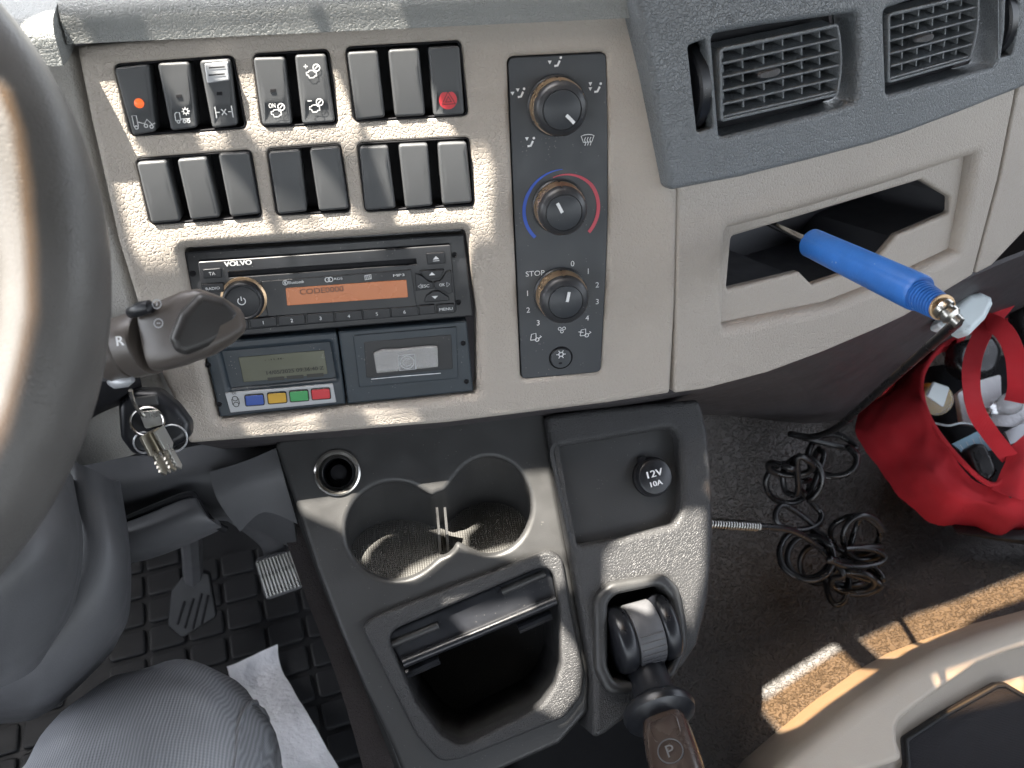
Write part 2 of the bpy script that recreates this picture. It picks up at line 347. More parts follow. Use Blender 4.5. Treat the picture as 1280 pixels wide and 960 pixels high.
LITW = [ # (outline as pixel+depth, tint)
 ([(952,861,.905),(1036,796,.92),(1074,788,.93),(1049,803,.92),(956,876,.9)],0),
 ([(950,888,.90),(1005,832,.91),(1099,783,.93),(1152,760,.94),(1192,755,.95),(1290,708,.96),(1290,738,.93),(1224,762,.92),(1161,818,.90),(1100,860,.87),(1005,935,.86),(985,935,.87)],1),
 ([(1165,835,.78),(1290,775,.78),(1290,812,.78),(1200,840,.78),(1160,862,.78),(1150,848,.78)],1),
]
ZR = .62
def togobo(p): q = p + SUNT*((ZR-p.z)/SUNT.z); return V((q.x, q.y))
clear_h = [ccw([togobo(P.hit(x,y,h)) for x, y in L]) for P, h, L, t in LIT] + [ccw([togobo(W(*q)) for q in L]) for L, t in LITW if not t]
tint_h = [ccw([togobo(W(*q)) for q in L]) for L, t in LITW if t]
tint_h.append(ccw([togobo(WP.hit(x, y, .0195)) for x, y in [(-4,85),(20,150),(35,220),(44,300),(46,390),(32,460),(10,540),(-15,590),(-25,560),(0,505),(16,450),(30,390),(28,300),(20,220),(8,150),(-16,95)]]))
_g0, _g1 = W(985,290,.62), W(1205,405,.48); _gd = (_g1-_g0).normalized()
_a, _b = togobo(_g0), togobo(_g1); _n = V((-(_b-_a).y, (_b-_a).x)).normalized()*.013
clear_h.append(ccw([togobo(WP.hit(x, y, .0195)) for x, y in [(-60,60),(-16,95),(8,150),(20,220),(28,300),(30,390),(16,450),(0,505),(-25,560),(-60,600)]]))
keep = [ccw([_a+_n, _a-_n, _b-_n, _b+_n])]
for L_ in ([(434,650),(445,618),(470,602),(500,601),(530,618),(546,636),(541,662),(520,672),(500,688),(488,722),(460,714),(438,690)],[(557,622),(572,590),(605,569),(640,575),(660,606),(663,640),(635,645),(610,652),(583,664),(562,650)]): keep.append(ccw([togobo(C.hit(x,y)) for x, y in L_]))         # the roof sheet's added solid strips, shading the air gun and cups
# one more opening cut in the sheet to put the dash top in sun
tp = [togobo(V(q)) for q in ((-.43,.078,.205),(.2,.078,.205),(.26,.085,.205),(.34,.48,.18),(-.43,.48,.18))]
clear_h.append(ccw(tp))
mb = MB(); fill(mb, lambda a: V((a.x,a.y,ZR)), ccw([V((-1.25,-2.4)),V((1.35,-2.4)),V((1.35,1.0)),V((-1.25,1.0))]), clear_h+tint_h, keep=keep)
obj('sun_gobo', mb, M['gobo'], kind='structure')  # unseen sheet, added and cut to shape where sunlight lands
tm = bpy.data.materials.new('amber_gobo_gel'); tm.use_nodes = True; N_ = tm.node_tree.nodes; N_.clear()
tb = N_.new('ShaderNodeBsdfTransparent'); tb.inputs[0].default_value = (.42,.28,.165,1); to = N_.new('ShaderNodeOutputMaterial'); tm.node_tree.links.new(tb.outputs[0], to.inputs[0])
mb = MB()
for h in tint_h: fill(mb, lambda a: V((a.x,a.y,ZR+.002)), h, clear_h+keep)
obj('amber_gobo_film', mb, tm, kind='structure')  # added, unseen film that colours some sun patches amber
# ------------------------------------------------------------------ dashboard
dash = empty('dashboard', D.hit(520,540), 'beige and slate grey truck dashboard with switches and air vents', 'dashboard')
bays = [
 ([(141.7,80),(292,69),(309,161),(163,171)], [[(143,85),(186,80),(194,165),(165,170)],[(197,79),(237,77),(246,160),(213,164)],[(249.5,75.5),(288,73),(297,157),(265,161)]]),
 ([(316,67),(411,61),(423.5,156),(327,160)], [[(316.5,72),(356,71),(365,156),(328,157.5)],[(368.5,68.5),(407,67),(419,153),(378,156)]]),
 ([(431.5,58.5),(576,50),(586,145),(442,153)], [[(434,65),(472,63),(481.5,147),(445,151)],[(485,62),(523.5,60),(532,145),(494,147)],[(535,59),(574,57),(581,143),(542.5,146)]]),
 ([(169,198),(314,187),(328,272.5),(188,282)], [[(171,203),(208,200),(226,277),(189,280.5)],[(221.6,199),(258,196),(275,272.5),(238,276)],[(273,192),(311,190),(325,268),(288,272)]]),
 ([(333,186),(426,179),(438.5,266),(345,270)], [[(335.5,190),(375,187),(384,265),(347.6,269)],[(387,186),(424,183),(436,262),(399,265)]]),
 ([(446,178.5),(587,171),(594,257.6),(456,266)], [[(449,183.5),(485,182),(495,261),(457,264)],[(498,180.5),(534.5,179),(541,258),(507,261)],[(547,178.5),(583,177),(590.5,254),(553.5,257)]]),
]
centre = [(95,58),(300,42),(560,24),(700,12),(800,4),(815,94),(836,200),(848,240),(845,370),(838,493),(760,505),(680,515),(560,530),(460,538),(340,548),(236,556),(222,510),(205,477),(188,430),(172,381),(147,300),(134,241),(113,149)]
clim = [(635,72),(757.5,66),(759.5,160),(759.7,270),(757.5,339),(751,465),(652,474),(643,270)]
radio_hole = [(227,313),(583,289),(597,395),(597,494),(272,527),(252,440)]
mb = MB()
holes = [(rc(pl(D,b),.0035), .0014, -.014) for b, _ in bays]
holes += [(rc(pl(D,radio_hole),.004), .007, -.020), (offset(rc(pl(D,clim),.004),-.0004), .0035, -.008)]
slab(mb, D, rc(pl(D,centre),[.003]+[.0]*3+[.002]+[.0]*10+[.009]+[0]*7 if False else .003), 0, -.02, .004, holes, nb=5)
obj('centre_panel', mb, M['beige'], dash)
lab = {(0,0):('rocker switch with glowing orange lamp and lorry symbol',),(0,1):('rocker switch with lamp and lorry work light symbol',),(0,2):('rocker switch with pale locking latch and axle symbol',),
 (1,0):('rocker switch marked ON with engine symbol',),(1,1):('rocker switch with plus and minus engine speed symbols',),(2,2):('hazard switch with red disc',)}
eng = [[(-.45,-.1),(-.45,.12),(-.3,.12),(-.2,.25),(.15,.25),(.2,.12),(.35,.12),(.35,-.2),(.2,-.2),(.1,-.32),(-.25,-.32),(-.32,-.1),(-.45,-.1)]]
gauge = [arc(.42,.45,.27,0,360,14), [(.3,.35),(.55,.6)]]
lorry = [[(-.5,-.2),(-.5,.25),(-.4,.38),(-.15,.38),(-.15,-.2),(-.5,-.2)],[(-.15,-.1),(.5,-.1)],arc(-.33,-.28,.1,0,360,10),arc(.1,-.28,.1,0,360,10),arc(.38,-.28,.1,0,360,10)]
def swarp_make(P, q, sc_):
    o, x1, y1 = P.loc(*q[3]), P.loc(*q[2]), P.loc(*q[0]); vy = y1-o; L = vy.length; vy = vy/L
    def w(a, h):
        if h < -.004: return h
        t = (a-o).dot(vy)/L; return h + .0022*(t-.5) - (.0009*max(0,math.sin((t-.02)/.34*PI)) if sc_ and t < .36 else .0) + .0006*math.cos((t-.5)*3)
    return w
for bi, (bl, caps) in enumerate(bays):
    mb = MB(); lo = rc(pl(D,bl),.0035); slab(mb, D, offset(lo,.0001), -.0002, -.013, .0006, [(offset(lo,.0012), .0004, -.0135)]); fill(mb, lambda a: D.w(a,-.0131), lo)
    obj('switch_bezel', mb, M['bay'], dash)
    for ci, q in enumerate(caps):
        H = .0022; mb = MB(); wp = swarp_make(D, q, (bi, ci) in ((0,0),(0,1),(0,2),(1,0),(1,1),(2,2)))
        slab(mb, D, rc([D.loc(x,y,H) for x, y in q],[.0022]*4), H, -.0125, .0014, warp=wp, grid=.0016, back=False, nb=4)
        sw = obj('rocker_switch', mb, M['cap'], dash, lab.get((bi,ci),(None,))[0], smooth=50)
        cx = sum(p[0] for p in q)/4; cy = sum(p[1] for p in q)/4; hh = H+.0003; hu = H+.0016; dx = (q[2][0]-q[1][0])*.25
        if bi == 0 and ci == 0:
            mb = MB(); c = D.hit(174,129,H+.0004); lathe(mb, c, NW, [(.0028,-.0005),(.0026,.0008),(.0016,.0013),(0,.0015)], 16); obj('indicator_lamp', mb, M['orange'], sw)
            mb = MB(); icon(mb, D, 180,152,26,[[(-.5,-.2),(-.5,.3),(-.3,.3),(-.3,-.2),(-.5,-.2)],arc(-.4,-.25,.08,0,360,8),[(-.3,0),(.0,-.1),(.15,.1),(.35,-.15),(.5,-.1)],arc(.05,-.2,.08,0,360,8),arc(.3,-.25,.08,0,360,8)],hh,.9); obj('symbol', mb, M['white'], sw)
        if bi == 0 and ci == 1:
            mb = MB(); icon(mb, D, 228,147,17,lorry,hh,1.0); s8 = [[(math.cos(k*PI/4)*.5,math.sin(k*PI/4)*.5),(math.cos(k*PI/4)*.85,math.sin(k*PI/4)*.85)] for k in range(8)]
            icon(mb, D, 232,139,6,[arc(0,0,.45,0,360,10)]+s8,hh,.8); obj('symbol', mb, M['white'], sw)
        if bi == 0 and ci == 2:
            mb = MB(); slab(mb, D, rc([D.loc(x,y,.004) for x, y in [(256,80),(285,77),(287,100),(259,104)]],.0008), .0055, .001, .0006); lt = obj('locking_latch', mb, M['silver'], sw)
            mb = MB()
            for yy in (85,94): stroke(mb, lambda a: D.w(a,.0058), [D.loc(261,yy,.0058),D.loc(281,yy-1.5,.0058)], .0008)
            obj('latch_groove', mb, M['bay'], lt)
            mb = MB(); icon(mb, D, 280,140,20,[[(-.5,-.35),(-.5,.35)],[(-.5,0),(-.25,0)],[(-.15,-.18),(.15,.18)],[(-.15,.18),(.15,-.18)],[(.25,0),(.5,0)],[(.5,-.35),(.5,.35)]],hh,1.2); obj('symbol', mb, M['white'], sw)
        if bi == 1 and ci == 0:
            mb = MB(); text(mb, D, 'ON', 340,132,5.5,hh,8); icon(mb, D, 346,141,15,eng+gauge,hh,1.1); obj('symbol', mb, M['white'], sw)
        if bi == 1 and ci == 1:
            mb = MB()
            for yy, s in ((93,'+'),(136,'-')): text(mb, D, s, 386-(4 if yy<100 else -1),yy-10,(5 if s=='+' else 1.1),hu if yy < 100 else H+.0008,5); icon(mb, D, 390+(4 if yy > 100 else 0),yy-1,15,eng+gauge,hu if yy < 100 else hh,1.1)
            obj('symbol', mb, M['white'], sw)
        if (bi,ci) in ((0,1),(1,0),(0,2)):
            x, y = {(0,1):(223.5,120),(1,0):(341,113),(0,2):(274,117)}[(bi,ci)]; mb = MB(); slab(mb, D, rc([D.loc(x+a,y+b,H+.001) for a,b in ((-3.4,-1.7),(3.4,-2.2),(3.6,2),(-3.2,2.4))],.0003), H+.0010, H, .0001); obj('indicator_window', mb, M['bay'], sw)
        if bi == 2 and ci == 2:
            mb = MB(); c = D.loc(560,125,hh); k = D.px(560,125); fill(mb, lambda a: D.w(a,hh-.0002), [c+V((math.cos(t*PI/16),math.sin(t*PI/16)))*k*11.2 for t in range(32)]); dk = obj('red_disc', mb, M['bred'], sw)
            mb = MB(); icon(mb, D, 560.5,124,20,[[(-.42,-.3),(.42,-.3),(0,.45),(-.42,-.3)],[(-.18,-.16),(.18,-.16),(0,.16),(-.18,-.16)]],hh,1.5); obj('hazard_triangle', mb, M['black'], dk)
# left neighbour panel and dash top
mb = MB(); PL = Plane(D.hit(150,300,-.012), NW*math.cos(.16)-UW*math.sin(.16))
slab(mb, PL, rc(pl(PL,[(-60,70),(90,62),(128,241),(150,310),(168,385),(182,430),(200,480),(226,550),(160,573),(106,584),(-60,600)]),.006), 0, -.03, .004)
obj('left_panel', mb, M['beige2'], dash)
def prism_bar(name, poly2, xa, xb, mt, skew=None):  # dash top: profile in (y,z) swept along x
    mb = MB(); n = len(poly2); A = [V((xa, y, z)) for y, z in poly2]; B = [V((xb, y, z)) for y, z in poly2]
    mb.add(A+B, [(i,(i+1)%n,n+(i+1)%n,n+i) for i in range(n)]+[list(range(n))[::-1], list(range(n,2*n))]); return obj(name, mb, mt, dash)
def top_profile(y0, z0, z1):                         # front face up to a rounded nose then back along the top
    out = [(y0+.01, z0),(y0, z0+.002)]
    for k in range(7):
        t = k*PI/12; out.append((y0+.002+.012*(1-math.cos(t)), z1-.012+.012*math.sin(t)))
    return out+[(y0+.06,z1+.003),(y0+.5,z1-.03),(y0+.5,z0-.02)]
g1 = D.hit(90,54); 
xa = D.hit(84,40).x; xb = D.hit(797,8).x
prism_bar('dash_top', top_profile(g1.y-.0045, g1.z-.0005, g1.z+.022), xa, xb+.01, M['topm'])
prism_bar('dash_top', top_profile(g1.y-.018, g1.z-.006, g1.z+.018), xa-.35, xa-.0015, M['topm'])
# right side: slate vent panel, beige lower panel, outer panel
vp = 0.005
gpanel = [(795,-60),(797,0),(815,94),(836.6,234),(842,238),(930,221),(1014,200),(1090,180),(1131,167),(1200,141),(1275,111),(1340,84),(1420,50),(1420,-60)]
v1 = [(891,43),(960,31),(1072,16),(1074,70),(1072,127),(1030,140),(901,172)]
v2 = [(1106,12),(1160,-6),(1252,-22),(1250,40),(1244,82),(1200,95),(1109.6,119)]
t1 = [(860,57),(882,49),(888,100),(892,160),(872,166)]
t2 = [(1250,-14),(1275,-20),(1271,40),(1266,68),(1250,72)]
mb = MB(); slab(mb, R, rc(pl(R,gpanel,vp),.004), vp, -.018, .0035, [(rc(pl(R,v1,vp),.004),.004,-.016),(rc(pl(R,v2,vp),.004),.004,-.016),(rc(pl(R,t1,vp),.0025),.0016,-.002),(rc(pl(R,t2,vp),.0025),.0016,-.002)], nb=5)
obj('vent_panel', mb, M['grey'], dash)
def vent(L, Rr, tabx, bulge, lab=None):
    """L/R: left and right edges of the barrel, each (top,bottom) px"""
    h = .004; (lt, lb), (rt, rb) = L, Rr
    v = empty('air_vent', R.hit((lt[0]+rb[0])/2, (lb[1]+rb[1])/2, h)); v.parent = dash; v['_w'] = list(v.location); v.location = v.location-V(dash['_w'])
    if lab: v['label'] = lab
    A, B, Cc, Dd = [R.loc(*p, h) for p in (lt, rt, rb, lb)]
    S = lambda s, t: (A*(1-s)+B*s)*(1-t)+(Dd*(1-s)+Cc*s)*t
    out = [A]+[B+V((bulge*math.sin(k*PI/8),0))+(Cc-B)*(k/8) for k in range(9)]+[Dd]
    mb = MB(); slab(mb, R, offset(rc(out,.003),-.0008), h+.001, -.016, .0008, [(offset(rc(out,.003),.0012),.0006,-.016)]); obj('vent_frame', mb, M['grey'], v)
    mb = MB(); fill(mb, lambda a: R.w(a,-.0155), offset(rc(out,.003),-.012)); obj('vent_throat', mb, M['bay'], v)
    for s in (.07,.235,.41,.575,.74,.9):
        mb = MB(); q = [(S(s,0),h-.006),(S(s,1),h-.006)]; w = .0006
        a0, a1 = S(s,.01), S(s,.99); vs = [R.w(a+V((dx,0)),hh) for a in (a0,a1) for dx in (-w,w) for hh in (h-.018,h-.0055)]
        mb.add(vs, [(0,1,3,2),(4,6,7,5),(0,4,5,1),(2,3,7,6),(1,5,7,3),(0,2,6,4)]); obj('fin', mb, M['grey'], v)
    for t in (.02,.20,.39,.58,.77,.95):
        mb = MB(); e = 0 if .1 > t or t > .9 else bulge*.9; a0, a1 = S(.005,t), S(.995,t)+V((e,0)); prof = [(-.0005,h-.013),(-.0010,h-.001),(-.0003,h),(.0005,h-.0002),(.0009,h-.0015),(.0004,h-.013)]
        vs = [R.w(a+V((0,dy+(.003 if hh < h-.01 else 0))),hh) for a in (a0,a1) for dy, hh in prof]; n = len(prof)
        mb.add(vs, [(i,(i+1)%n,n+(i+1)%n,n+i) for i in range(n)]+[list(range(n)),list(range(n,2*n))]); obj('slat', mb, M['grey'], v)
    mb = MB(); c = S(.40,.47); k = .0085
    vs = []; nn = 24
    for i in range(nn+1):
        x = -k+2*k*i/nn; e = math.sqrt(max(0,1-(x/k)**2)); hh = h+.0035*e+(.0005 if i%2 else 0)
        vs += [R.w(c+V((x,.0022*e+.0006)),h-.001), R.w(c+V((x,.0016*e+.0004)),hh), R.w(c+V((x,-.0016*e-.0004)),hh), R.w(c+V((x,-.0022*e-.0006)),h-.001)]
    mb.add(vs, [(4*i+j,4*i+j+1,4*i+5+j,4*i+4+j) for i in range(nn) for j in range(3)]); obj('adjuster_tab', mb, M['mid'], v, smooth=20)
vent(((899,62),(901,151)), ((1046,31),(1046,118)), 0, .0035, 'left air vent with louvres beside the beige panel')
vent(((1110,18),(1110,103)), ((1222,-8),(1212,74)), 0, .0035, 'right air vent cut by the photo edge')
for (ax, ay), (bx, by) in (((862,60),(884,160)),((1256,-15),(1258,70))):
    mb = MB(); p0 = R.hit(ax+9,ay,vp-.004); p1 = R.hit(bx-2,by,vp-.004); mid_ = (p0+p1)/2; ax_ = R.u; rr = (p0-p1).length*.62
    c = mid_-R.n*(rr*.80); mb2 = MB(); lathe(mb2, c-R.u*.0042, R.u, [(rr-.002,0),(rr,.001),(rr,.0074),(rr-.002,.0084)], 64, rad=lambda t,h: 1+.004*(int(t*20)%2)); th = obj('vent_thumbwheel', mb2, M['black'], dash, smooth=20)
lpan = [(848,205),(848,238),(846,365),(843.5,492),(880,487),(960,466),(1030,440),(1100,410),(1130,396),(1216,344),(1248,222),(1268,122),(1272,96),(1100,150),(960,190)]
rec_o = [(908,286),(1000,262),(1100,232),(1222,192),(1212,255),(1200,316),(1130,350),(1040,385),(905,413)]
mb = MB(); slab(mb, R, rc(pl(R,lpan),.003), 0, -.02, .0022, [(offset(rc(pl(R,rec_o),.004),.002),.009,-.013)], nb=6); 
obj('glovebox_panel', mb, M['beige_s' if False else 'beige'], dash)
op = [(915,296),(986,275),(1152,225),(1189,247),(1188,266),(1122,294),(1098,322),(1092,330),(1055,343),(1016,356),(1000,340),(909,362)]
mb = MB(); slab(mb, R, offset(rc(pl(R,rec_o),.004),-.006), -.010, -.016, .001, [(rc(pl(R,op,-.010),.003),.0028,-.0155)], nb=5); obj('storage_recess', mb, M['beige'], dash)
mb = MB(); lo = offset(rc(pl(R,op,-.010),.003),-.0035)
rings(mb, [R.w(a,-.0155) for a in lo], [R.w(V((a.x*1.0,a.y)),-.10) for a in lo]); fill(mb, lambda a: R.w(a,-.10), lo); obj('storage_pocket', mb, M['pocket'], dash)
opan = [(1251,222),(1271,121),(1286,60),(1420,20),(1420,250),(1280,290),(1240,332),(1219,343)]
mb = MB(); slab(mb, R, rc(pl(R,opan),.003), 0, -.02, .002); obj('outer_panel', mb, M['beige'], dash)
# underside of the dash
mb = MB(); patch(mb, [[W(236,552,.602),W(460,536,.625),W(680,513,.645),W(840,492,.655),W(1030,438,.70),W(1216,345,.76),W(1330,300,.80)],
 [W(300,566,.72),W(460,560,.74),W(680,540,.76),W(868,505,.80),W(1040,480,.88),W(1215,405,.95),W(1340,350,1.0)],
 [W(340,575,.95),W(460,560,1.0),W(700,540,1.02),W(880,520,1.05),W(1050,525,1.06),W(1190,420,1.10),W(1340,380,1.15)]], 6, .004)
obj('dash_underside', mb, M['purple'], dash)
# ------------------------------------------------------------------ radio
rd = empty('car_radio', D.hit(410,400,-.01), 'black single slot truck radio with orange display reading CODE0000', 'radio')
mb = MB(); slab(mb, D, rc(pl(D,[(230,315),(580,292.5),(592,396),(258,424),(244,400)],-.006),.002), -.006, -.03, .0012); obj('surround', mb, M['radio'], rd)
fp = [(247,327.6),(563.6,306),(571,390),(259,417)]
mb = MB(); slab(mb, D, rc(pl(D,fp,-.003),.0015), -.003, -.008, .0009, [(rc(pl(D,[(285,340),(520,323.5),(521,330.5),(286,347.5)],-.003),.0005),.0004,-.007)]); obj('faceplate', mb, M['radio'], rd)
mb = MB(); fill(mb, lambda a: D.w(a,-.0055), pl(D,[(283,339),(522,322.5),(523,331.5),(284,348.5)],-.0055)); obj('disc_slot', mb, M['bay'], rd)
def button(parent, q, h1=-.0012, h0=-.005, r=.0008, mt='btn', nm='button', bev=.0006, P=D, label=None):
    mb = MB(); slab(mb, P, rc(pl(P,q,h1),r), h1, h0, bev); return obj(nm, mb, M[mt], parent, label)
def rq(cx, cy, w, h, sl=-.075, lean=.12): return [(cx-w/2-lean*h/2,cy-h/2-sl*w/2),(cx+w/2-lean*h/2,cy-h/2+sl*w/2),(cx+w/2+lean*h/2,cy+h/2+sl*w/2),(cx-w/2+lean*h/2,cy+h/2-sl*w/2)]
hb = -.0009
def lt(par, f, *a, **k):
    mb = MB(); f(mb, D, *a, **k); return obj('lettering', mb, M['white'], par)
lt(button(rd, rq(265,342,23,11.5)), text, 'TA', 265,342,4.2,hb)
lt(button(rd, rq(266,360.5,28,11)), text, 'RADIO', 266,360.5,3.6,hb,17)
lt(rd, text, 'VOLVO', 297.4,329,6,-.0024,33,bold=.3)
mb = MB(); slab(mb, D, rc(pl(D,[(326,352),(514,337),(521,383),(335,396)],-.0022),.001), -.0022, -.004, .0005); dw = obj('display_window', mb, M['black'], rd)
for x, y, s, wd, hh in ((370,352.6,'Bluetooth',19,3.8),(423,348.3,'RDS',10,3),(498.5,344,'MP3',14,3.2)): lt(dw, text, s, x, y, hh, -.0018, wd)
lt(dw, icon, 356.5,353.5,6,[arc(0,0,.5,0,360,12),[(-.25,-.2),(.2,.2),(0,.4),(0,-.4),(.2,-.2),(-.25,.2)]],-.0018,.7)
lt(dw, icon, 411,349.5,7,[arc(-.25,0,.42,0,360,12),arc(.3,0,.42,0,360,12)],-.0018,.9); lt(dw, icon, 460,346.5,8,[[(-.5,-.4),(-.5,.3),(.5,.4),(.5,-.3),(-.5,-.4)],[(-.3,-.3),(-.3,.3)],[(0,-.3),(0,.35)],[(.3,-.3),(.3,.3)]],-.0018,.8)
mb = MB(); slab(mb, D, rc(pl(D,[(357,360.5),(508,350),(510,371.5),(359,382)],-.0016),.0006), -.0016, -.003, .0002); dsp = obj('display', mb, M['lcdo'], rd)
mb = MB(); text(mb, D, 'CODE0000', 402,363,7.2,-.0013,54,bold=.15); obj('display_digits', mb, M['lcdb'], dsp)
mb = MB(); c = D.hit(305,373,-.003); lathe(mb, c, NW, [(.0142,0),(.0142,.0012),(.0128,.0016),(.0126,.0012)], 48); obj('dial_ring', mb, M['gold'], rd)
mb = MB(); lathe(mb, c, NW, [(.0128,0),(.0126,.006),(.0120,.0072),(.0114,.0076),(.0108,.0076),(.0102,.0068),(.0095,.0070),(0,.0072)], 48, rad=lambda t,h: 1+(.008*math.cos(t*40) if .001 < h < .0068 else 0)); kn = obj('volume_dial', mb, M['btn'], rd)
mb = MB(); icon(mb, D, 302,376.5,11,[arc(0,0,.42,125,415,16),[(0,.05),(0,.55)]],.0044,1.1); obj('power_symbol', mb, M['white'], kn)
for i, (x, y) in enumerate(((329,403.2),(364.7,400.6),(400.7,397.9),(436,395.3),(471,392.6),(505.7,390))):
    lt(button(rd, rq(x,y,33.5,12)), text, str(i+1), x, y, 4.6, hb)
button(rd, rq(534,387.5,20,11.5)); button(rd, rq(300,405.8,20,12)); lt(button(rd, rq(557.5,386.3,22,11.5)), text, 'MENU', 557.5,386.3,3.6,hb,16.5)
lt(button(rd, rq(545,323.2,23,14)), icon, 545,323,9,[[(-.45,-.35),(.45,-.35)]],hb,.8,fills=[[(-.45,-.15),(.45,-.15),(0,.35)]])
b1 = button(rd, [(524,339),(556,336.8),(550,349),(533,350)]); b2 = button(rd, [(519,342),(527,344.5),(535,351.5),(541,353),(542,361),(520,364)]); b3 = button(rd, [(558,340),(564,338),(566,366),(560,368),(552,363),(543,361),(542,353),(551,351)])
b4 = button(rd, [(533,370),(541,364.5),(549,364),(561,371.5),(562,376),(530,378.5)])
for x, y, s, q in ((540,342.5,1,b1),(543.7,371.5,-1,b4)): lt(q, icon, x, y, 8, [], hb, fills=[[(-.5,-.2*s),(.5,-.2*s),(0,.3*s)]])
lt(b2, text, 'ESC', 532,357.5,3.8,hb,9.5); lt(b3, text, 'OK', 552.5,356,3.8,hb,7); lt(b2, icon, 524.5,358,6,[[(.3,-.5),(-.3,0),(.3,.5),(.3,-.5)]],hb,.7); lt(b3, icon, 560.3,355.5,6,[[(-.3,-.5),(.3,0),(-.3,.5),(-.3,-.5)]],hb,.7)

for x, y in ((241,342),(568,319),(573,378),(252,395)): mb = MB(); lathe(mb, D.hit(x,y,-.0058), NW, [(.0019,0),(.0018,.0006),(.0011,.0006),(.0010,-.001),(0,-.001)], 14); obj('fixing_hole', mb, M['bay'], rd)
# ------------------------------------------------------------------ tachograph
tg = empty('tachograph', D.hit(430,515,-.01), 'blue grey tachograph unit with four coloured keys below the radio', 'tachograph')
mb = MB(); slab(mb, D, rc(pl(D,[(255.8,440),(265,428),(419.5,415),(421.5,420),(432.5,505.5),(275,522)],-.004),.0014), -.004, -.03, .0014, [(rc(pl(D,[(277,441.5),(412,429.5),(420,474),(288,486.5)],-.004),.001),.0035,-.0075)]); obj('body', mb, M['tach'], tg)
mb = MB(); slab(mb, D, rc(pl(D,[(422.5,414.5),(583.5,401),(592,489.5),(434.5,505.5)],-.004),.0014), -.004, -.03, .0014); obj('printer_body', mb, M['tach'], tg)
mb = MB(); slab(mb, D, pl(D,[(270,436),(418,424),(424,479),(282,492)],-.0072), -.0072, -.009, .0003); obj('display_bezel', mb, M['tach'], tg)
mb = MB(); slab(mb, D, rc(pl(D,[(298,447),(405,438),(409.5,467.5),(304.5,478)],-.0066),.0008), -.0066, -.009, .0003); ld = obj('display', mb, M['lcdg'], tg)
mb = MB(); text(mb, D, '14/05/2025 09:36:40 Z', 369,463,5,-.0062,70,bold=.2); 
for x in (345,369,394): poly(mb, lambda a: D.w(a,-.0064), pl(D,rq(x,471.3-(x-369)*.09,21,4.2),-.0064))
text(mb, D, '- -11:36-', 343,449,2,-.0063,24); obj('display_text', mb, M['lcdt'], ld)
mb = MB(); slab(mb, D, rc(pl(D,[(281,491.5),(416,480),(420.5,503),(288,516)],-.003),.0006), -.003, -.005, .0004); kp = obj('key_strip', mb, M['silver'], tg)
for x, y, m_, ll in ((318,500.7,'bblue','blue key'),(346.3,498,'byel','yellow key'),(373.8,495.5,'bgrn','green key'),(401,493,'bred','red key')):
    k_ = button(kp, rq(x,y,24.5,14), -.0014, -.004, .0014, 'lcdt', 'key_rim', .0003); button(kp, rq(x,y,22.6,12.2), -.0010, -.003, .0012, m_, 'key', .0006, label=ll)
mb = MB(); icon(mb, D, 294.5,502,13,[arc(0,.32,.25,0,360,12),arc(0,-.32,.25,0,360,12),[(-.32,-.3),(-.32,.3)],[(.32,-.3),(.32,.3)]],-.0026,.9); text(mb, D, 'DL', 293,491.6,3,-.0026); obj('key_strip_marks', mb, M['lcdt'], kp)
dr = button(tg, [(441,419.5),(570.6,408.5),(573,473),(449,484.5)], -.0030, -.006, .001, 'tach', 'printer_drawer')
mb = MB(); slab(mb, D, rc(pl(D,[(455,428),(564,418.5),(566,461),(458,472.5)],-.0025),.001), -.0025, -.004, .0003); obj('drawer_recess', mb, M['black'], dr)
mb = MB(); slab(mb, D, rc(pl(D,[(467,443),(478,438.5),(500,438),(536,434),(547,434),(548,459),(471,467)],.001),.001), .001, -.0022, .0008); wn = obj('clear_flap', mb, M['clear'], dr)
mb = MB(); icon(mb, D, 509,453,17,[arc(0,0,.5,0,360,16),[(-.6,-.6),(-.6,.6),(.6,.6),(.6,-.6),(-.6,-.6)],arc(0,0,.3,40,320,10)],.0012,.8); obj('flap_emblem', mb, M['silver'], wn)
mb = MB(); stroke(mb, lambda a: D.w(a,-.0022), pl(D,[(464,474),(500,470.5),(551,466.5)],-.0022), .0005); obj('paper_edge', mb, M['paper'], dr)
for x, y in ((260.5,456.5),(274,505.5),(579,429),(583,477)): mb = MB(); lathe(mb, D.hit(x,y,-.0038), NW, [(.0018,0),(.0017,.0005),(.0011,.0005),(.0010,-.001),(0,-.001)], 14); obj('fixing_hole', mb, M['bay'], tg)
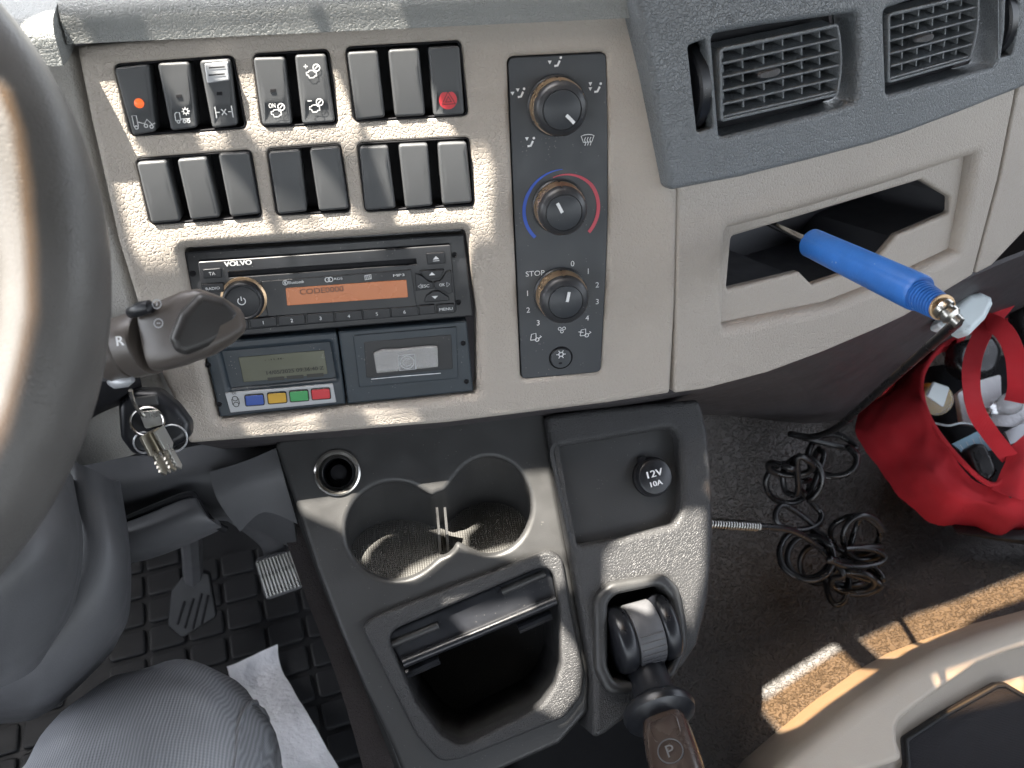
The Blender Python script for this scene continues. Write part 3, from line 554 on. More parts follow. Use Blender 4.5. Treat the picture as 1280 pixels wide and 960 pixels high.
# ------------------------------------------------------------------ climate panel
ch = -.0015
cl = empty('climate_control_panel', D.hit(700,470), 'tall dark heater panel with three rotary knobs', 'heater controls')
mb = MB(); slab(mb, D, rc(pl(D,clim,ch),.004), ch, -.01, .0006); fpl = obj('face_plate', mb, M['clim'], cl)
def knob(cx, cy, rpx, r2px, hk, ptr, lab):
    top = D.loc(cx, cy, hk); c = D.w(top, ch); r1 = rpx*D.px(cx,cy); r2 = r2px*D.px(cx,cy,hk)
    mb = MB(); lathe(mb, c, NW, [(r1*1.03,0),(r1*1.03,.0012),(r1*.99,.002)], 56); k = obj('knob', mb, M['knob'], cl, lab)
    g = lambda t, h: 1-.035*max(0, 1-abs(((t*6/(2*PI))%1)-.5)*14)
    mb = MB(); lathe(mb, c, NW, [(r1*.97,.0015),(r1*.955,.008),(r1*.93,.0105)], 96, rad=g); obj('bronze_ring', mb, M['gold'], k)
    mb = MB(); lathe(mb, c, NW, [(r1*.93,.0095),(r1*.915,hk-.004),(r1*.85,hk-.002),(r1*.78,hk-.0012),(r2*1.07,hk-.0004),(r2*1.03,hk-.0010)], 96, rad=lambda t,h: g(t,h) if h < hk-.003 else 1); obj('grip', mb, M['knob'], k)
    mb = MB(); lathe(mb, c, NW, [(r2*1.02,hk-.002),(r2*1.0,hk-.0003),(r2*.96,hk),(0,hk)], 56); obj('knob_cap', mb, M['clim'], k)
    mb = MB(); stroke(mb, lambda a: D.w(a,hk+ch+.0004 if False else hk+ch+.0003+.0012), [D.loc(*ptr[0],hk),D.loc(*ptr[1],hk)], .0020); obj('pointer', mb, M['white'], k)
knob(703.6,138,36,23.5,.017,((708,144),(718,154)),'top knob for air direction')
knob(706,267,33,22,.017,((696.7,254),(703,266)),'middle knob for temperature')
knob(708,379,33,21,.017,((711.6,365),(709,377.5)),'lower knob for fan speed')
h = ch+.0004
def mk(*fs):
    mb = MB()
    for f, a, k in fs: f(mb, D, *a, **k)
    return obj('marking', mb, M['white'], fpl)
for x, y, ar in ((695.6,77.5,[(-.5,0)]),(649.8,116.4,[(-.55,.0),(-.1,.25)]),(745.5,110,[(-.45,.35),(-.45,-.05)]),(662,178,[(-.15,.3)])):
    L_ = [(icon,(x+1,y,15,[[(-.25,-.3),(.02,-.28),(.22,.1)]],h,2.6),{}),(icon,(x+1,y,15,[],h),dict(fills=[[(.3+.11*math.cos(k*PI/5),.33+.11*math.sin(k*PI/5)) for k in range(10)]]))]
    for a_, b_ in ar: L_.append((icon,(x-1,y,15,[],h),dict(fills=[[(a_-.16,b_+.13),(a_+.16,b_+.13),(a_,b_-.16)]])))
    mk(*L_)
mk((icon,(734.5,175,17,[[(-.48,.3),(-.25,.38),(0,.4),(.25,.38),(.48,.3),(.32,-.15),(-.32,-.15),(-.48,.3)]]+[[(q,-.4),(q+.06,-.2),(q-.04,0),(q+.05,.2)] for q in (-.2,0,.2)],h,1.0),{}))
for s, x, y, hp, wp in (('STOP',669,341.7,6.8,24),('0',715.7,329.5,7.2,None),('1',735.3,339,7.2,None),('2',746.6,356,7,None),('3',746.6,377,7,None),('4',734,397.5,6.6,None),('1',659.4,366.6,7,None),('2',660.3,387.5,7,None),('3',672.7,403.5,7,None)): mk((text,(s,x,y,hp,h,wp),{}))
truck = [[(-.5,-.2),(-.4,.35),(0,.42),(.02,-.2)],[(-.5,-.2),(-.1,-.2)],arc(.1,-.2,.17,0,360,10),[(.25,-.1),(.5,.05),(.35,.15)]]
mk((icon,(670,422,14,truck,h,1.0),{})); mk((icon,(732,416.6,14,truck+[[(-.65,.2),(-.2,.1)]],h,1.0),{}))
mk((icon,(702.4,412,9,[arc(-.3,.15,.22,0,360,10),arc(.3,.15,.22,0,360,10),arc(0,-.3,.2,0,360,10)],h,.8),{}))
def band(r0, r1, a0, a1, w0, w1, mt, nm):
    mb = MB(); c = D.loc(701.8,262,h); k = D.px(701.8,262); vs = []
    for i in range(41):
        t = i/40; a = math.radians(a0+(a1-a0)*t); rr = (r0+(r1-r0)*min(1,t*2.2))*k; ww = (w0+(w1-w0)*min(1,t*2))*k/2; d = V((math.cos(a),math.sin(a)))
        vs += [D.w(c+d*(rr+ww),h), D.w(c+d*(rr-ww),h)]
    mb.add(vs, [(2*i,2*i+1,2*i+3,2*i+2) for i in range(40)]); obj(nm, mb, mt, cl)
band(50,47.5,88,224,.8,4.2,M['blue'],'cold_arc'); band(42,47.5,104,-42,.8,4.6,M['red'],'warm_arc')
mb = MB(); c = D.hit(701,447,ch); lathe(mb, c, NW, [(.0083,0),(.0083,.0006),(.0079,.0009),(.0076,-.0002)], 40); bz = obj('button_rim', mb, M['bay'], cl)
mb = MB(); lathe(mb, c, NW, [(.0074,-.001),(.0074,.0010),(.0069,.0016),(0,.0018)], 40); bt = obj('snowflake_button', mb, M['clim'], cl)
mb = MB(); icon(mb, D, 701.3,443,12,[[(math.cos(k*PI/3)*.15,math.sin(k*PI/3)*.15),(math.cos(k*PI/3)*.5,math.sin(k*PI/3)*.5)] for k in range(6)]+[arc(0,0,.25,0,360,12)],ch+.0021,1.0); obj('snowflake_mark', mb, M['white'], bt)
mb = MB(); icon(mb, D, 700.6,454,4,[],ch+.0021,fills=[[(.6*math.cos(k*PI/5),.35*math.sin(k*PI/5)) for k in range(10)]]); obj('button_lamp', mb, M['bay'], bt)
# ------------------------------------------------------------------ cab floor and firewall
ZF = -.70
mb = MB(); fill(mb, lambda a: V((a.x,a.y,ZF-.012)), [V((-1.6,-1.2)),V((1.4,-1.2)),V((1.4,.62)),V((-1.6,.62))]); obj('cab_floor', mb, M['rubber'], kind='structure')
mb = MB(); slab(mb, Plane((-1.05,-.3,-.35),(1,0,0)), [V((-2.0,-.4)),V((1.0,-.4)),V((1.0,.42)),V((-2.0,.42))], 0, -.05, .01); obj('driver_door', mb, M['mid'], None, 'unseen dark inner door panel left of the footwell', 'door')  # out of view, added to hold low side light off the footwell
mb = MB(); slab(mb, Plane((1.22,-.3,-.35),(-1,0,0)), [V((-1.0,-.4)),V((2.0,-.4)),V((2.0,.42)),V((-1.0,.42))], 0, -.05, .01); obj('passenger_door', mb, M['mid'], None, 'unseen dark inner door panel beyond the red bag', 'door')  # out of view, added to block low ambient light from the right
mb = MB(); patch(mb, [[V((x,.60,z)) for x in (-1.6,-.6,.5,1.4)] for z in (.12,-.2,-.45,-.72)], 4, .01); obj('bulkhead', mb, M['purple'], kind='structure')
def topx(p):
    q = p-CAM; z = q.dot(FW); return 640+F*q.dot(RT)/z, 480+F*q.dot(DN)/z
def onfloor(x, y, z=ZF): r = ray(x, y); return CAM+r*((z-CAM.z)/r.z)
fm = empty('driver_floor_mat', onfloor(300,900), 'black rubber floor mat moulded with square treads in the driver footwell', 'floor mat')
mb = MB(); slab(mb, Plane((0,0,ZF),(0,0,1),(0,1,0)), [V((-.75,-.6)),V((.02,-.6)),V((.02,.42)),V((-.75,.42))], 0, -.011, .003)
fP = Plane((0,0,ZF),(0,0,1),(0,1,0)); mb = MB(); q = [fP.loc(*topx(V((x,y,ZF)))) for x, y in ((-.9,-.5),(.12,-.5),(.12,.40),(-.9,.40))]; slab(mb, fP, rc(q,.03), 0, -.011, .003); obj('mat_base', mb, M['rubber'], fm)
rotm = math.radians(9); cnt = 0; tile = None
for i in range(-22,10):
    for j in range(-16,12):
        a, b = i*.050, j*.043; p = V((a*math.cos(rotm)-b*math.sin(rotm), a*math.sin(rotm)+b*math.cos(rotm)-.1, ZF)); x, y = topx(p)
        if not ((-25 < x < 95 and 860 < y < 1000) or (130 < x < 475 and 690 < y < 1000)) or not (-.88 < p.x < .10 and p.y < .38): continue
        if tile is None:
            mb = MB(); lp = rc([V((-.0225,-.0185)),V((.0225,-.0185)),V((.0225,.0185)),V((-.0225,.0185))],.006,3); slab(mb, Plane(p,(0,0,1),(0,1,0)), [V((c.x*math.cos(rotm)-c.y*math.sin(rotm),c.x*math.sin(rotm)+c.y*math.cos(rotm))) for c in lp], .005, .0005, .003, nb=2)
            tile = obj('tread_block', mb, M['rubber'], fm, origin=p)
        else:
            o = tile.copy(); COL.objects.link(o); o.parent = fm; o.location = p-V(fm['_w'])
        cnt += 1
# pedals
def pedal(name, pts, d, label, ribs, mtb, mtr):
    c = W(sum(p[0] for p in pts)/len(pts), sum(p[1] for p in pts)/len(pts), d); P = Plane(c, V((0,-.75,.66))); e = empty(name, c, label, 'pedal')
    mb = MB(); slab(mb, P, rc(pl(P,pts),.006), .004, -.006, .002); obj('pad', mb, mtb, e)
    if ribs:
        for k in range(ribs):
            t = (k+.5)/ribs; a = V(pts[0]).lerp(V(pts[1]), t); b = V(pts[3]).lerp(V(pts[2]), t); m_ = (a+b)/2; a = m_+(a-m_)*.9; b = m_+(b-m_)*.9
            mb = MB(); tube(mb, [P.hit(a.x,a.y,.005),P.hit(b.x,b.y,.005)], .0016, 6); obj('rib', mb, mtr, e)
    return e, P
e, P = pedal('accelerator_pedal', [(318,700),(362,686),(381,733),(333,750)], 1.06, 'ribbed accelerator pedal beside the console', 11, M['mid'], M['steel'])
mb = MB(); tube(mb, spline([W(290,640,.98),W(318,660,1.02),W(340,680,1.06),W(345,700,1.09)],5), .014, 10, flat=.5); obj('pedal_arm', mb, M['mid'], e)
e, P = pedal('brake_pedal', [(214,738),(238,708),(262,716),(271,770),(228,797),(210,780)], 1.10, 'dark rubber brake pedal in the deep shade', 0, M['rubber'], M['rubber'])
for a, b in (((222,780),(231,752)),((231,785),(242,748)),((241,786),(252,742)),((252,780),(260,744))): mb = MB(); tube(mb, [P.hit(*a,.004),P.hit(*b,.004)], .0018, 6); obj('pad_rib', mb, M['bay'], e)
mb = MB(); tube(mb, spline([W(235,640,.95),W(240,690,1.05),W(242,740,1.13)],5), .012, 8); obj('pedal_arm', mb, M['mid'], e)
# knee bolster below the dash on the left
kb = empty('knee_bolster', W(200,640,.7), 'dark grey lower trim panel under the steering column with open storage lip', 'trim panel')
mb = MB(); patch(mb, [[W(60,575,.68),W(170,570,.68),W(270,553,.67),W(352,545,.67)],[W(70,610,.67),W(170,608,.665),W(265,590,.66),W(362,590,.665)],[W(90,640,.68),W(175,642,.68),W(275,625,.675),W(366,640,.69)],[W(112,676,.71),W(180,660,.71),W(290,652,.71),W(372,690,.73)]], 6, .004); obj('panel', mb, M['mid'], kb)
mb = MB(); patch(mb, [[W(110,668,.665),W(180,642,.66),W(236,618,.655),W(250,630,.655)],[W(112,680,.655),W(180,662,.645),W(242,640,.64),W(262,648,.645)],[W(128,700,.66),W(190,686,.655),W(250,664,.65),W(275,658,.655)],[W(150,708,.69),W(200,695,.69),W(255,672,.69),W(280,660,.69)]], 6, .004); obj('storage_lip', mb, M['mid'], kb)
mb = MB(); tube(mb, spline([W(118,667,.664),W(180,640,.66),W(234,619,.654),W(246,626,.655),W(262,650,.66),W(282,662,.67)],6), .003, 8); obj('lip_edge', mb, M['bay'], kb)
mb = MB(); patch(mb, [[W(262,590,.655),W(310,575,.65),W(345,560,.65)],[W(272,625,.655),W(318,606,.65),W(356,600,.65)],[W(300,665,.67),W(330,640,.66),W(372,655,.67)]], 5, .004); obj('side_trim', mb, M['mid'], kb)
# ------------------------------------------------------------------ centre console
cs = empty('centre_console', W(560,900,.8), 'dark grey centre console with two cup holders and open storage bin', 'console')
zc = lambda p: p.z
def ell(cx, cy, rx, ry, n=48): return [(cx+rx*math.cos(2*PI*k/n), cy+ry*math.sin(2*PI*k/n)) for k in range(n)]
# figure of eight outline = union of two ellipses and a neck
def union_loop():
    e1 = (494,664,62,61); e2 = (611,632,53,61); out = []
    f = lambda x, y: min(((x-e1[0])/e1[2])**2+((y-e1[1])/e1[3])**2, ((x-e2[0])/e2[2])**2+((y-e2[1])/e2[3])**2, ((x-553)/22)**2+((y-655)/40)**2)
    c = (553,650); 
    for k in range(120):
        t = 2*PI*k/120; d = V((math.cos(t),math.sin(t)*.62)); lo, hi = 5, 200; s = hi
        while s > lo and f(c[0]+d.x*s, c[1]+d.y*s) > 1: s -= .5
        out.append((c[0]+d.x*s, c[1]+d.y*s))
    for _ in range(3): out = [((out[i-1][0]+2*out[i][0]+out[(i+1)%120][0])/4, (out[i-1][1]+2*out[i][1]+out[(i+1)%120][1])/4) for i in range(120)]
    return out
cupl = ccw(pl(C, union_loop()))
binl = [(481,792),(690,703),(700,760),(702,832),(694,858),(676,884),(577,934),(551,920),(520,880)]
body = [(343,556),(350,548),(500,532),(680,513),(692,585),(704,660),(716,730),(729,800),(738,850),(736,890),(700,930),(600,975),(512,990),(488,930),(455,860),(425,790),(395,710),(372,640)]
sock = [C.loc(421.8,591)+V((math.cos(2*PI*k/32),math.sin(2*PI*k/32)))*.0125 for k in range(32)]
mb = MB(); slab(mb, C, rc(pl(C,body),.006), 0, -.20, .004, [(cupl,.004,-.007),(rc(pl(C,binl),.012),.002,-.02),(sock,.001,-.01)], nb=4); obj('console_body', mb, M['dark'], cs, back=None) if False else obj('console_body', mb, M['dark'], cs)
low = [C.w(a,-.0065) for a in cupl]; zf = min(p.z for p in low)-.002
mb = MB(); rings(mb, low, [V((p.x,p.y+ (0),zf)) for p in low]); obj('cup_holder_wall', mb, M['dark'], cs)
mb = MB(); fill(mb, lambda a: V((a.x,a.y,zf)), ccw([V((p.x,p.y)) for p in low])); obj('cup_holder_floor', mb, M['cupf'], cs)
for cx, cy in ((500,668),(612,642)):
    c = C.hit(cx,cy); c.z = zf+.0005
for x in (546,556):
    mb = MB(); b0 = C.hit(x,634,-.003); b1 = C.hit(x+3,668,-.001); q = [b0,b1,b1+V((0,0,-.024)),b0+V((0,0,-.04))]; t_ = C.u*.0009
    mb.add([p-t_ for p in q]+[p+t_ for p in q], [(0,1,2,3),(7,6,5,4),(0,4,5,1),(1,5,6,2),(2,6,7,3),(3,7,4,0)]); obj('cup_divider_fin', mb, M['dark'], cs)
mb = MB(); c = C.hit(421.8,591); lathe(mb, c, C.n, [(.0170,0),(.0168,.0015),(.0155,.0022),(.0135,.0018),(.0122,-.001),(.0118,-.03),(.0118,-.035),(0,-.035)], 48, cap0=False); sk_ = obj('power_socket', mb, M['chrome'], cs, 'open round socket with metal ring')
mb = MB(); lathe(mb, c-C.n*.004, C.n, [(.0118,.002),(.0108,.003),(.0104,-.02),(0,-.028)], 40, cap0=False); obj('socket_sleeve', mb, M['black'], sk_)
mb = MB(); lathe(mb, c-C.n*.012, C.n, [(.006,0),(.006,.003),(.003,.004),(0,.004)], 20); obj('socket_contact', mb, M['bay'], sk_)
# bin frame, rail and walls
frame = [(450.7,783),(470,770),(687,687),(703,696),(714,760),(731,841),(728,870),(706,898),(577,950),(549,954),(520,920),(484,850)]
fin = [(481,792),(690,703),(700,760),(702,832),(694,858),(676,884),(577,934),(551,920),(520,880)]
mb = MB(); slab(mb, C, rc(pl(C,frame,.006),.014), .006, -.002, .003, [(rc(pl(C,fin,.006),.012),.003,-.01)], nb=4); bn = obj('storage_bin_frame', mb, M['dark_l'], cs)
lo = rc(pl(C,binl),.012); ce = sum(lo, V((0,0)))/len(lo)
mb = MB(); rings(mb, [C.w(a,-.018) for a in lo], [C.w(ce+(a-ce)*.96,-.085) for a in lo]); fill(mb, lambda a: C.w(a,-.085), [ce+(a-ce)*.96 for a in ccw(lo)]); obj('bin_tray', mb, M['dark'], bn)
mb = MB(); slab(mb, C, rc(pl(C,[(479,794),(688,703),(697,750),(502,832)]),.003), -.003, -.03, .002); lidp = obj('sliding_lid', mb, M['black'], bn)
for a, b in (((486,806),(548,781)),((627,739),(681,716))):
    mb = MB(); tube(mb, [C.hit(*a,-.004),C.hit(*b,-.004)], [.0032,.0032], 12); obj('lid_grip', mb, M['dark'], bn)
mb = MB(); tube(mb, [C.hit(504,829,-.001),C.hit(604,788,-.001),C.hit(695,750,-.001)], .0036, 12); obj('lid_edge', mb, M['black'], bn)
for a, b in (((508,842),(549,824)),((648,786),(689,768))): mb = MB(); tube(mb, [C.hit(*a,-.010),C.hit(*b,-.010)], .0038, 10); obj('lower_grip', mb, M['black'], bn)
# left edge of the console: thin ledge and carpeted side
def strip(name, L_, R_, dd, mt, th=.006, parent=cs):
    mb = MB(); rows = []
    for (xl, yl), (xr, yr) in zip(L_, R_): rows.append([W(xl,yl,dd), W((xl+xr)/2,(yl+yr)/2,dd-.003), W(xr,yr,dd)])
    patch(mb, rows, 5, th); return obj(name, mb, mt, parent)
strip('console_ledge', [(333,556),(368,640),(405,740),(455,860),(505,990)], [(345,556),(380,640),(420,740),(468,860),(518,990)], .705, M['dark'])
strip('console_side', [(315,556),(345,640),(380,740),(425,860),(462,990)], [(338,556),(374,640),(410,740),(458,860),(508,990)], .722, M['felt'])
# right half of the console with the 12 V socket and the brake lever
body2 = [(683,519),(760,509),(872,499),(877,503),(886,540),(891,600),(892.5,655),(891,700),(886,750),(873,806),(856,832),(800,885),(758,918),(742,925),(742,850),(730,780),(716,700),(700,620)]
rec2 = [(694,560),(840,535),(849,545),(853,600),(852.6,636),(844,655),(780,672),(722,682)]
rp = rc(pl(C2,rec2),.006)
gt = [(740,745),(760,727),(827,715.5),(846,733),(853,770),(857,806),(840,846),(800,862),(756,869),(742,835)]
gin = [(757,752),(768,742),(822,731),(834,745),(842,780),(845,806),(830,836),(800,848),(766,853),(757,830)]
mb = MB(); slab(mb, C2, rc(pl(C2,body2),.006), .0, -.20, .005, [(rp,.005,-.014),(rc(pl(C2,gin),.008),.002,-.03)], nb=4); obj('right_console_body', mb, M['dark_l'], cs)
mb = MB(); slab(mb, C2, offset(rp,-.003), -.0125, -.016, .0003); rf = obj('socket_recess', mb, M['dark'], cs)
cp = empty('power_socket_cap', C2.hit(813,593,-.0125)); cp.parent = cs; cp['_w'] = list(cp.location); cp.location -= V(cs['_w']); cp['label'] = 'black round socket cap printed 12V 10A'
c = C2.hit(814,596,-.0125)
mb = MB(); lathe(mb, c, C2.n, [(.0155,0),(.0153,.003),(.0140,.004)], 48); obj('socket_collar', mb, M['bay'], cp)
mb = MB(); lathe(mb, c, C2.n, [(.0138,.003),(.0138,.007),(.0132,.0088),(.012,.0096),(0,.0101)], 48); obj('cap', mb, M['radio'], cp)
mb = MB(); text(mb, C2, '12V', 818.5,591.5,8.5,-.0019,21,bold=.4,rot=.02); text(mb, C2, '10A', 820.5,604,6.4,-.0022,16,bold=.35,rot=.02); obj('cap_lettering', mb, M['white'], cp)
mb = MB(); slab(mb, C2, rc(pl(C2,[(798,571),(806,569),(808,578),(799,580)],-.01),.001), -.009, -.013, .001); obj('cap_hinge', mb, M['bay'], cp)
# gaiter frame and lever
pb = empty('parking_brake_lever', C2.hit(800,850), 'parking brake lever with brown grip marked P and round collar', 'brake lever')
mb = MB(); slab(mb, C2, rc(pl(C2,gt),.014), .007, -.001, .004, [(rc(pl(C2,gin),.011),.004,-.012)], nb=4); obj('surround', mb, M['dark'], pb)
mb = MB(); fill(mb, lambda a: C2.w(a,-.022), offset(rc(pl(C2,gin),.011),-.001)); obj('surround_floor', mb, M['bay'], pb)
dc = C2.hit(800,792,-.004); r0 = .0245
def drum(x0, x1, r, mt, nm, ch=.004):
    mb = MB(); lathe(mb, dc+C2.u*x0, C2.u, [(r-ch*1.5,0),(r-ch*.4,ch*.35),(r,ch),(r,x1-x0-ch),(r-ch*.4,x1-x0-ch*.35),(r-ch*1.5,x1-x0)], 40); return obj(nm, mb, mt, pb, smooth=45)
drum(-.024,-.009,r0,M['black'],'drum_side'); drum(.011,.025,r0,M['black'],'drum_side'); drum(-.0095,.0115,r0-.0012,M['steel'] if False else M['mid'],'drum_band',.001)
for k in range(7):
    a = .25+k*.13; mb = MB(); dv = C2.n*math.cos(a*1.6-.5)-C2.v*math.sin(a*1.6-.5); p = dc+dv*(r0-.001); tube(mb, [p-C2.u*.0085,p+C2.u*.0105], .0007, 6); obj('drum_rib', mb, M['mid'], pb)
n0, n1, n2, n3 = W(800,818,.660), W(819,876,.630), W(829,899,.618), W(853,990,.57)
ax = (n2-n0).normalized()
mb = MB(); lathe(mb, n0, ax, [(.011,-.01),(.0145,0),(.0158,.006),(.0158,.010),(.0150,.013),(.0150,(n1-n0).length-.006),(.0165,(n1-n0).length)], 40); obj('neck', mb, M['black'], pb)
mb = MB(); lathe(mb, n1+ax*.004, ax, [(.016,-.004),(.0225,-.001),(.0255,.002),(.0262,.005),(.0252,.009),(.020,.0125),(.014,.014)], 56); obj('collar', mb, M['black'], pb)
hp = [n2, n2.lerp(n3,.12), n2.lerp(n3,.3), n2.lerp(n3,.6), n2.lerp(n3,.85), n2.lerp(n3,1.0), n2.lerp(n3,1.06)]
up = (CAM-n2); up = (up-ax*ax.dot(up)).normalized(); sd = ax.cross(up)
def loft(mb, pts, wid, dep, e=2.6, seg=36, mi=0):
    vs = []
    for i, p in enumerate(pts):
        for k in range(seg):
            t = 2*PI*k/seg; c_, s_ = math.cos(t), math.sin(t); vs.append(p+sd*(wid[i]*math.copysign(abs(c_)**(2/e),c_))+up*(dep[i]*math.copysign(abs(s_)**(2/e),s_)))
    n = len(pts); mb.add(vs, [(i*seg+k,i*seg+(k+1)%seg,(i+1)*seg+(k+1)%seg,(i+1)*seg+k) for i in range(n-1) for k in range(seg)]+[list(range(seg))[::-1],[(n-1)*seg+k for k in range(seg)]], mi)
mb = MB(); hpp = spline(hp,4); ts = [i/(len(hpp)-1) for i in range(len(hpp))]
loft(mb, hpp, [.0145+.0040*math.sin(min(1,t*1.3)*PI*.5)-(.012*max(0,t-.86)/.14) for t in ts], [.0135+.003*math.sin(min(1,t*1.3)*PI*.5)-(.010*max(0,t-.86)/.14) for t in ts]); hd = obj('grip', mb, M['leverb'], pb, 'brown glossy grip', smooth=60)
mb = MB(); Ph = Plane(W(844,944,.595)+up*0, up); Ph.u = -sd if sd.dot(RT) < 0 else sd; Ph.v = Ph.n.cross(Ph.u)
Ph.o = n2.lerp(n3,.62)+up*.0172; tube(mb, [Ph.w((.0082*math.cos(2*PI*k/32), .0082*math.sin(2*PI*k/32)),.0002) for k in range(32)], .0005, 6, closed=True)
gv, gf, gw, gh = glyphs('P'); mb.add([Ph.w((a*.0082/gh, b*.0082/gh),.0006) for a, b in gv], gf); obj('p_emblem', mb, M['felt'] if False else M['mid'], hd)
mb = MB(); o1 = n2.lerp(n3,.22); Q = Plane(o1+up*.0166, up); Q.u, Q.v = Ph.u, Ph.v; L_ = rc([V((-.009,-.012)),V((.009,-.012)),V((.010,.004)),V((-.010,.004))],.004); tube(mb, [Q.w(a,-.0002) for a in L_], .0005, 6, closed=True); obj('release_outline', mb, M['leverb'], hd)
# ------------------------------------------------------------------ engine tunnel mat
def crs(p): return .0
tun = [[(865,500,1.02),(960,450,1.06),(1060,440,1.08),(1200,420,1.16),(1340,400,1.2)],
 [(860,600,1.0),(980,590,1.02),(1100,590,1.06),(1230,600,1.09),(1350,600,1.12)],
 [(850,740,.99),(980,705,1.0),(1090,690,1.02),(1210,650,1.05),(1350,640,1.08)],
 [(845,800,.97),(970,768,.975),(1085,738,.985),(1215,690,1.0),(1350,665,1.03)],
 [(835,860,.93),(960,825,.935),(1095,780,.945),(1240,730,.96),(1370,700,.97)],
 [(815,960,.87),(960,930,.86),(1110,880,.86),(1270,830,.87),(1390,800,.88)],
 [(790,1080,.81),(970,1080,.80),(1150,1050,.80),(1300,1020,.80),(1400,990,.80)]]
mb = MB(); patch(mb, [[W(*q) for q in r] for r in tun], 8, .006); obj('engine_cover_mat', mb, M['matt'], None, 'black textured mat over the engine tunnel right of the console', 'floor mat')
# ------------------------------------------------------------------ tray console by the passenger seat
tr = empty('storage_tray', W(1200,900,.8), 'beige moulded tray with ribbed black liner in the lower right corner', 'tray')
outer = [(968,962),(1005,930),(1067,880),(1130,836),(1177,810),(1230,790),(1290,770),(1420,735),(1420,1080),(900,1080),(940,1000)]
inner = [(1131,949),(1123,928),(1122,910),(1127,899),(1177,861),(1224,829),(1260,815),(1300,803),(1420,775),(1420,1060),(1060,1060),(1062,985),(1075,966),(1100,960)]
mb = MB(); slab(mb, T, rc(pl(T,outer),.012), 0, -.12, .014, [(rc(pl(T,inner),.007),.006,-.05)], nb=6); obj('tray_body', mb, M['beige_s'], tr)
lo = rc(pl(T,inner),.007); mb = MB(); fill(mb, lambda a: T.w(a,-.049), ccw(lo)); obj('tray_floor', mb, M['beige_s'], tr)
linr = [(1128,922),(1177,890),(1243,853),(1256,852),(1290,872),(1420,900),(1420,1060),(1090,1060),(1131,955)]
mb = MB(); slab(mb, T, rc(pl(T,linr,-.044),.006), -.044, -.049, .002); ln = obj('ribbed_liner', mb, M['traymat'], tr)
mb = MB(); tube(mb, [T.w(a,-.043) for a in offset(rc(pl(T,linr,-.044),.006),.003)], .0022, 8, closed=True); obj('liner_edge', mb, M['rubber'], ln)
# ------------------------------------------------------------------ steering wheel, column, stalk, keys
sw = empty('steering_wheel', WP.hit(-400,340), 'worn grey leather steering wheel rim at the left edge', 'steering wheel')
pts = [WP.hit(-407+478*math.cos(t), 365+478*math.sin(t)) for t in [(-110+220*k/90)*PI/180 for k in range(91)]]
pts = [p for p in pts if (p-CAM).dot(FW) > .12]
mb = MB(); tube(mb, pts, .0198, 36); obj('rim', mb, M['wheel'], sw, smooth=60)
mb = MB(); tube(mb, [p-WP.n*.0188 for p in pts], .0012, 6); obj('rim_seam', mb, M['bay'], sw)
co = empty('steering_column', W(60,700,.5), 'dark grey plastic steering column cover behind the wheel', 'steering column')
mb = MB(); patch(mb, [[W(-260,560,.50),W(-60,560,.47),W(40,575,.47),W(85,590,.50),W(92,600,.56)],
 [W(-260,700,.47),W(-60,700,.43),W(40,690,.43),W(92,680,.47),W(104,680,.54)],
 [W(-260,800,.48),W(-60,810,.44),W(20,790,.45),W(75,770,.48),W(92,760,.54)],
 [W(-260,860,.52),W(-60,870,.48),W(0,860,.49),W(45,835,.51),W(66,800,.56)]], 8, .003); obj('inner_cover', mb, M['mid'], co)
mb = MB(); patch(mb, [[W(-200,560,.66),W(40,560,.58),W(100,580,.56),W(140,600,.58),W(150,600,.64)],
 [W(-200,700,.62),W(40,700,.56),W(110,690,.54),W(155,690,.56),W(163,690,.63)],
 [W(-200,810,.60),W(0,830,.55),W(80,800,.54),W(145,770,.56),W(162,765,.63)],
 [W(-200,880,.62),W(0,885,.58),W(62,868,.57),W(120,825,.59),W(148,800,.65)],
 [W(-200,910,.68),W(0,905,.64),W(60,890,.63),W(112,845,.65),W(140,815,.69)]], 8, .003); obj('outer_cover', mb, M['mid'], co)
mb = MB(); patch(mb, [[W(-120,395,.60),W(60,400,.56),W(130,410,.54),W(160,430,.56)],[W(-120,470,.56),W(60,460,.51),W(130,455,.50),W(172,460,.53)],[W(-120,540,.56),W(60,520,.52),W(130,505,.52),W(178,492,.55)],[W(-120,600,.60),W(60,560,.60),W(120,520,.60),W(170,500,.62)]], 7, .003); obj('upper_cover', mb, M['bay'], co)
st = empty('retarder_stalk', W(110,450,.47)); st.parent = co; st['_w'] = list(st.location); st.location -= V(co['_w']); st['label'] = 'dark stalk with faceted paddle and R on its collar'
px2 = .452/1100
def bar(pts_, mt, nm, parent=st, seg=32, fl=1, sm=40):
    mb = MB(); tube(mb, [W(x,y,d) for x,y,d,r in pts_], [r*px2 for *_, r in pts_], seg, flat=fl, up=DN); return obj(nm, mb, mt, parent, smooth=sm)
bar([(60,458,.472,26),(100,448,.466,30),(128,442,.4625,36),(136,440,.461,37)], M['mid'], 'stalk_base')
bar([(135.5,440,.461,37),(138,439.5,.4607,39.5),(160,433.5,.458,40),(163,433,.4577,38)], M['stk'], 'marked_collar')
bar([(163,433,.4577,38),(165,432.5,.4575,41),(186,427,.4545,41.5),(189,426.5,.454,39)], M['stk'], 'ring_collar')
bar([(160,392,.442,3),(163,391,.441,7),(176,386,.438,9),(188,383,.437,8),(190,382,.436,4)], M['black'], 'slide_tab')
bar([(138,477,.462,5),(144,478,.460,8),(158,476,.457,8),(166,474,.456,4)], M['silver'], 'pale_crescent')
